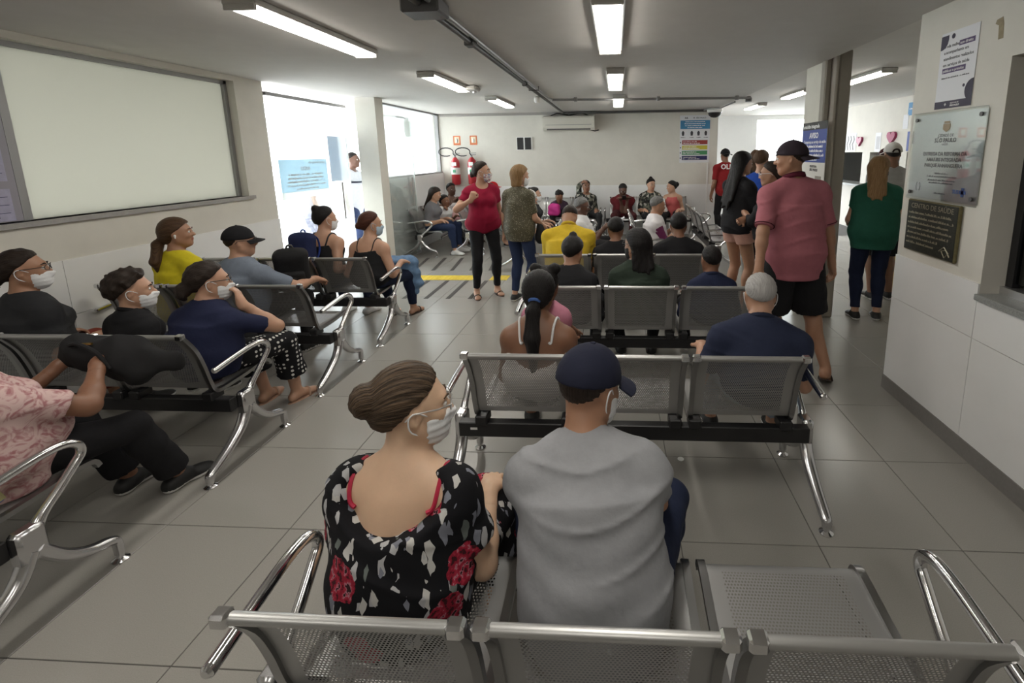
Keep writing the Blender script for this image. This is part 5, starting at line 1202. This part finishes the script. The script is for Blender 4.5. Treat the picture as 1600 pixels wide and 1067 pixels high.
rs = person('man in a red shirt with white lettering and a black cap beyond the back wall', 2.12, 9.35, -12, 'stand', 1.74, sex='m', skin='brown', facial=False, rh=(.10, .30, 1.05), top=T('red_shirt', (.22, .012, .014), sleeve=.8, loose=True), bottom=T('black_trousers', BLK), shoe=BS, hair=dict(s='short', c='black'), cap=dict(m=CB['m'], yaw=180), res=.016)
Bk = rs['Fm']; c_ = rs['ch'] + rs['Tu'] @ V3(0, -.168, .07) - rs['O']
lettering('OLLA', .13, m_wtext, rs['root'], frame(tuple(c_), tuple(Bk @ V3(1, 0, 0)), tuple(rs['Tu'] @ V3(0, 0, 1))), 'CENTER', .004, 'shirt_lettering')
# ---- far benches
person('woman with long dark hair, jeans and white trainers behind the glass door', -3.36, 7.97, 90, H=1.64, skin='light', lean=8, head=(0, 16, 0), top=T('grey_top', (.16, .16, .17), sleeve=1.0), bottom=T('blue_jeans', JEAN), shoe=WS, hair=dict(s='long', c='dark', len=.26), res=.016)
person('girl in a white T-shirt and black leggings on the side wall bench', -3.36, 8.50, 112, ht=0.98, H=1.22, skin='brown', py=.26, feet=((-.08, .62), (.08, .64)), rh=(.04, .32, .78), top=T('white_tee', (.66, .66, .66)), bottom=T('black_leggings', BLK, o=.005), shoe=WS, hair=dict(s='pulled', c='black'), res=.015)
person('woman in a pale pink outfit with folded arms in the back left corner', -3.36, 9.03, 99, H=1.66, skin='deep', lean=2, head=(35, 0, 0), rh=(-.05, .30, .86), lh=(.05, .32, .88), top=T('white_band', (.62, .58, .58), sleeve=0, drop=.14), bottom=T('pale_pink', (.50, .28, .28), len=.9, skirt=.02, name='skirt'), shoe=SAN, hair=dict(s='pulled', c='black'), res=.016)
person('person in a red cap seated behind the woman in the crimson top', -2.62, 9.25, 90, H=1.68, sex='m', skin='tan', lean=4, top=T('dark_tee', (.03, .03, .035)), bottom=T('dark_trousers', (.02, .02, .022)), shoe=BS, hair=dict(s='short', c='dark'), cap=dict(m=C_('cap_red', (.36, .012, .015))), res=.018)
person('woman in a white mask seated between the two standing women', -2.62, 8.72, 90, H=1.66, skin='light', lean=16, head=(0, -8, 0), top=T('black_tee', BLK), bottom=T('dark_trousers', (.02, .02, .022)), shoe=BS, hair=dict(s='pulled', c='dark'), mask=m_mask, res=.018)
person('man in a white cap and white T-shirt seated in profile', -1.52, 7.07, 90, H=1.70, sex='m', skin='light', lean=6, head=(0, 4, 0), top=T('white_tee', (.66, .66, .66), loose=True), bottom=T('grey_trousers', (.06, .06, .06)), shoe=WS, hair=dict(s='short', c='dark'), cap=dict(m=C_('cap_ivory', (.62, .61, .58)), yaw=180), res=.015)
person('woman with a dark top bun in profile beside the man in the white cap', -1.52, 7.60, 90, H=1.64, skin='light', lean=4, top=T('charcoal_tee', (.026, .027, .030)), bottom=T('dark_trousers', (.02, .02, .022)), shoe=BS, hair=dict(s='bun', c='black', at=(0, -.09, .09), r=.035), mask=m_mask, res=.016)
wsm = person('man in a white short-sleeved shirt and glasses reading papers in profile', -.62, 6.22, 90, ht=1.14, H=1.72, g=1.12, sex='m', skin='deep', lean=-3, head=(0, 12, 0), rh=(.08, .48, .74), lh=(-.10, .50, .74), top=T('white_shirt', (.62, .62, .62), sleeve=.9, loose=True, hem=-.14, collar=C_('white_collar', (.6, .6, .6))), bottom=T('dark_trousers', (.02, .02, .022)), shoe=BS, hair=dict(s='short', c='salt', v=.006), glasses=True, res=.013)
mg = person('grey-haired man in a white and magenta shirt seated in profile', .33, 6.22, 84, ht=1.14, H=1.70, g=1.15, sex='m', skin='tan', lean=4, head=(-6, 12, 0), rh=(.10, .46, .70), lh=(-.1, .46, .70), top=T('white_sport', (.60, .58, .59), sleeve=.85, loose=True, hem=-.14), bottom=T('dark_trousers', (.02, .02, .022)), shoe=BS, hair=dict(s='short', c='salt', v=.008), res=.013)
for i in (0, 1):
    ua = grow(mg['arms'][i][0], .020); cut = (mg['sh'][i] + (mg['elb'][i] - mg['sh'][i]) * .78, unit(mg['elb'][i] - mg['sh'][i]))
    for p in ua: p['pl'] = [cut]
    add_mesh('sleeve', [(*sdf_mesh(ua, .013), C_('magenta_sleeve', (.16, .03, .10)))], mg['root'], mg['O'])
person('child with dark hair bending over a magenta bag on the back wall bench', -1.17, 9.62, 170, ht=0.92, H=1.35, skin='brown', lean=24, head=(0, 30, 0), facial=False, top=T('dark_print_top', (.05, .03, .05)), bottom=T('dark_trousers', (.02, .02, .022)), shoe=BS, hair=dict(s='curly', c='black', v=.02), res=.018)
person('person in a dark patterned top with raised arm by the back wall', -.64, 9.62, 165, H=1.68, skin='brown', lean=5, rh=(.05, .25, 1.15), top=dict(m=M_CAMO, sleeve=1.7), bottom=T('dark_trousers', (.02, .02, .022)), shoe=BS, hair=dict(s='short', c='black', v=.015), res=.018)
mar = person('man in a maroon T-shirt with a lanyard looking at a phone by the back wall', .13, 9.62, 178, ht=1.08, H=1.72, g=1.12, sex='m', skin='deep', lean=14, head=(0, 26, 0), rh=(.05, .42, .80), lh=(-.08, .42, .80), top=T('maroon_tee', (.10, .010, .014), sleeve=.7), bottom=T('red_black', (.05, .01, .012)), shoe=BS, hair=dict(s='short', c='black', v=.014), res=.016)
person('woman with a top bun in a black and white blouse by the back wall', .66, 9.62, 172, ht=1.2, H=1.70, g=1.1, skin='light', lean=4, head=(-14, 8, 0), top=dict(m=M_CAMO, sleeve=.9, loose=True), bottom=T('black_trousers', BLK), shoe=BS, hair=dict(s='bun', c='black', at=(0, -.04, .125), r=.036), res=.017)
person('girl in a coral sleeveless top facing left by the back wall', 1.19, 9.60, 198, ht=1.15, H=1.52, skin='light', lean=8, head=(58, 8, 0), py=.20, top=T('coral_top', (.42, .09, .09), sleeve=0, drop=.05), bottom=T('black_shorts', BLK, len=.6, name='shorts'), shoe=SAN, hair=dict(s='bun', c='black', at=(0, -.125, .03), r=.055, curl=True, amp=.004), res=.016)
# ---- outside
om = person('man in a pale striped T-shirt standing outside behind the glass door', -4.12, 7.22, 88, 'stand', 1.76, sex='m', skin='deep', top=T('pale_grey_tee', (.46, .48, .52), sleeve=.85, loose=True, hem=-.16), bottom=T('blue_jeans', JEAN), shoe=WS, hair=dict(s='short', c='black', v=.006), res=.015)
b = MB(); q = om['ch'] - om['O'] + om['Tu'] @ V3(0, 0, .02); n = 28
b.tube([tuple(q + om['Tu'] @ V3(.193 * math.cos(2 * math.pi * k / n), .135 * math.sin(2 * math.pi * k / n), 0)) for k in range(n)], .014, 6, True); b.build('chest_stripe', C_('dark_stripe', (.03, .035, .05)), om['root'], True)
person('person in patterned trousers outside, half hidden by the glass notice', -5.05, 7.5, 30, 'stand', 1.52, skin='tan', facial=False, top=T('pale_top', (.45, .42, .48)), bottom=dict(m=nodes_mat('lilac_print', lambda nt, s: _ramp(nt, _vor(nt, s, 30)[1], [(0, (.16, .16, .26)), (.5, (.36, .36, .45)), (.75, (.10, .10, .20))]))), shoe=WS, hair=dict(s='short', c='dark'), res=.018)
# ================================================================ THINGS PEOPLE CARRY
def blob(name, prims, m, parent=None, origin=(0, 0, 0), res=.009, post=None):
    v, q = sdf_mesh(prims, res, post); return add_mesh(name, [(v, q, m)], parent, np.array(origin, float))
def wob(a, f_, s=0.): return lambda P, d: d + a * np.sin(P[..., 0] * f_ + s) * np.sin(P[..., 1] * f_ * 1.1 + 1 + s) + a * .7 * np.sin(P[..., 2] * f_ * 1.3 + P[..., 0] * f_ * .6)
def backpack(label, loc, M, m, m2, s=1.0):
    t = thing('backpack', label, 'backpack', loc, 0, 'bags'); L = lambda *p: M @ (np.array(p, float) * s)
    blob('body', [rb(L(0, 0, .21), np.array((.145, .080, .21)) * s, .055 * s, M), el(L(0, 0, .36), np.array((.13, .08, .075)) * s, M, k=.04)], m, t, res=.010)
    pk_ = blob('front_pocket', [rb(L(0, -.085, .13), np.array((.11, .04, .10)) * s, .03 * s, M)], m, t, res=.009)
    b = MB(); b.tube([tuple(L(-.09, -.118, .17)), tuple(L(0, -.124, .18)), tuple(L(.09, -.118, .17))], .004, 6); b.build('zip', m2, pk_)
    b = MB(); b.tube([tuple(p) for p in smooth_path([L(-.03, .02, .41), L(-.02, .02, .46), L(.02, .02, .46), L(.03, .02, .41)], 4)], .008, 6); b.build('handle', m2, t, True)
    for sg in (-1, 1):
        b = MB(); b.tube([tuple(p) for p in smooth_path([L(sg * .07, .06, .40), L(sg * .10, .12, .36), L(sg * .11, .14, .22), L(sg * .10, .07, .05)], 4)], .014, 6, flat=.4); b.build('shoulder_strap', m2, t, True)
    return t
m_bagk = C_('bag_black', (.014, .014, .015)); m_bagn = C_('bag_navy', (.016, .022, .07)); m_bagb = C_('bag_blue_trim', (.03, .06, .26))
backpack('black backpack on the lap of the man in the black cap', (-2.72, 3.74, .60), rotz(.5) @ rotx(.25), m_bagk, mat('bag_grey', (.05, .05, .05), .7), .85)
backpack('navy backpack with blue trim on the back of the woman in the black vest', (-2.93, 4.165, .66), rotz(-.09) @ rotx(-.10), m_bagn, m_bagb, .80)
d0 = cam_w['kn'][1]
tag(blob('denim_jacket', [rc(d0 + V3(-.12, -.16, .13), d0 + V3(.0, .03, .10), .085, .09), rc(d0 + V3(.0, .02, .10), d0 + V3(.07, .04, -.12), .085, .055), rc(d0 + V3(.03, .0, .05), d0 + V3(.03, .07, -.22), .06, .035)], C_('light_denim', (.13, .22, .36), n=.2), post=wob(.008, 42)), 'crumpled light blue denim jacket over the knee of the woman at the farthest left bench', 'jacket')
w0 = (pkp['wr'][0] + pkp['wr'][1]) / 2
hb = thing('handbag', 'black soft bag held on the lap of the person in pink', 'handbag', (0, 0, 0), 0, 'bags')
blob('body', [rc(w0 + V3(-.06, .05, .03), w0 + V3(.12, .08, .0), .075, .085, k=.04), rc(w0 + V3(.12, .08, .0), w0 + V3(.30, .14, -.05), .085, .045, k=.04), rc(w0 + V3(.05, .10, -.02), w0 + V3(.20, .06, -.09), .06, .05, k=.04)], m_bagk, hb, post=wob(.009, 38))
b = MB(); b.tube([tuple(p) for p in smooth_path([w0 + V3(-.04, .0, .08), w0 + V3(.04, -.03, .10), w0 + V3(.12, -.03, .06), w0 + V3(.16, -.02, -.02)], 5)], .009, 6); b.build('strap', m_bagk, hb, True)
MB().tube([tuple(w0 + V3(.0, .0, .085)), tuple(w0 + V3(.06, .01, .085))], .006, 6).build('buckle', mat('brass', (.5, .36, .12), .3, 1), hb, True)
t = thing('document_folder', 'blue-edged folder with yellow paper on the seat at the left edge', 'folder', (-2.28, 1.36, .445), .2)
MB().bbox(-.012, .0, -.15, .15, 0, .20, .003).build('cover', mat('folder_blue', (.18, .22, .50), .5), t); MB().box(.0, .006, -.13, .13, .01, .185).build('paper', mat('paper_yellow', (.62, .58, .30), .7), t)
tag(blob('plastic_bag', [el((-2.30, 1.02, .09), (.12, .10, .10)), el((-2.30, 1.02, .20), (.05, .04, .06), k=.05)], mat('pale_blue_plastic', (.36, .45, .55), .4), post=wob(.007, 45)), 'pale blue plastic bag on the floor under the nearest left bench', 'bag', 'bags')
tag(blob('plastic_bag', [el((.93, 9.30, .56), (.09, .08, .12)), el((.93, 9.30, .72), (.04, .03, .09), k=.06)], mat('white_plastic_film', (.72, .72, .71), .4), post=wob(.006, 45)), 'white carrier bag beside the girl in the coral top', 'bag', 'bags')
tag(blob('cloth_bag', [rb((-1.19, 9.06, .62), (.11, .07, .10), .04), rc((-1.25, 9.06, .72), (-1.13, 9.06, .72), .03, .03, k=.03)], mat('magenta_cloth', (.45, .02, .20), .7), post=wob(.006, 40)), 'magenta cloth bag on the lap of the bending child', 'bag', 'bags')
t = thing('shoulder_bag', 'black shoulder bag at the side of the woman in the olive top', 'handbag', (-.87, 5.36, .72), 0, 'bags')
blob('body', [el((0, 0, .10), (.045, .13, .13)), el((0, 0, .03), (.05, .13, .07), k=.05)], m_bagk, t, res=.01)
MB().tube([tuple(p) for p in smooth_path([(0, -.11, .16), (-.06, -.10, .40), (-.13, -.03, .57), (-.08, .07, .42), (0, .11, .16)], 5)], .009, 6).build('strap', m_bagk, t, True)
def paper(label, p, M, w=.15, h=.21, name='paper_sheet', m=None):
    t = thing(name, label, 'paper' if m is None else 'phone', tuple(p)); Mx = Matrix(M.tolist()).to_4x4()
    MB().bbox(-w / 2, w / 2, 0, h, -.001 if m is None else -.004, .001 if m is None else .004, .0005, Mx).build('sheet' if m is None else 'case', m or m_wp, t)
    if m is None:
        for k in range(4): MB().box(-w * .38, w * .38, h * (.2 + .18 * k), h * (.2 + .18 * k) + .006, .0012, .0016, Mx).build('printed_line', m_grey, t)
    else: MB().box(-w * .44, w * .44, h * .06, h * .94, .0041, .0046, Mx).build('screen', m_dkgrey, t)
paper('white papers in the hands of the man in the white shirt', (wsm['wr'][0] + wsm['wr'][1]) / 2 + V3(.06, 0, .02), rotz(-HP) @ rotx(.5))
paper('phone in the hands of the man in the maroon T-shirt', (mar['wr'][0] + mar['wr'][1]) / 2 + V3(0, -.07, .01), rotz(math.pi) @ rotx(.6), .075, .15, 'mobile_phone', m_black)
yb = thing('water_bottle', 'clear water bottle on the bench seat beside the man in yellow', 'bottle', (-.20, 4.55, .43))
MB().lathe((0, 0, 0), [(.030, 0), (.033, .01), (.033, .13), (.014, .18), (.013, .20)], 14).build('body', glass_mat('bottle_plastic', (.85, .88, .88), haze=.15), yb, True)
MB().lathe((0, 0, .20), [(.015, 0), (.015, .018)], 10).build('cap', m_white, yb, True)
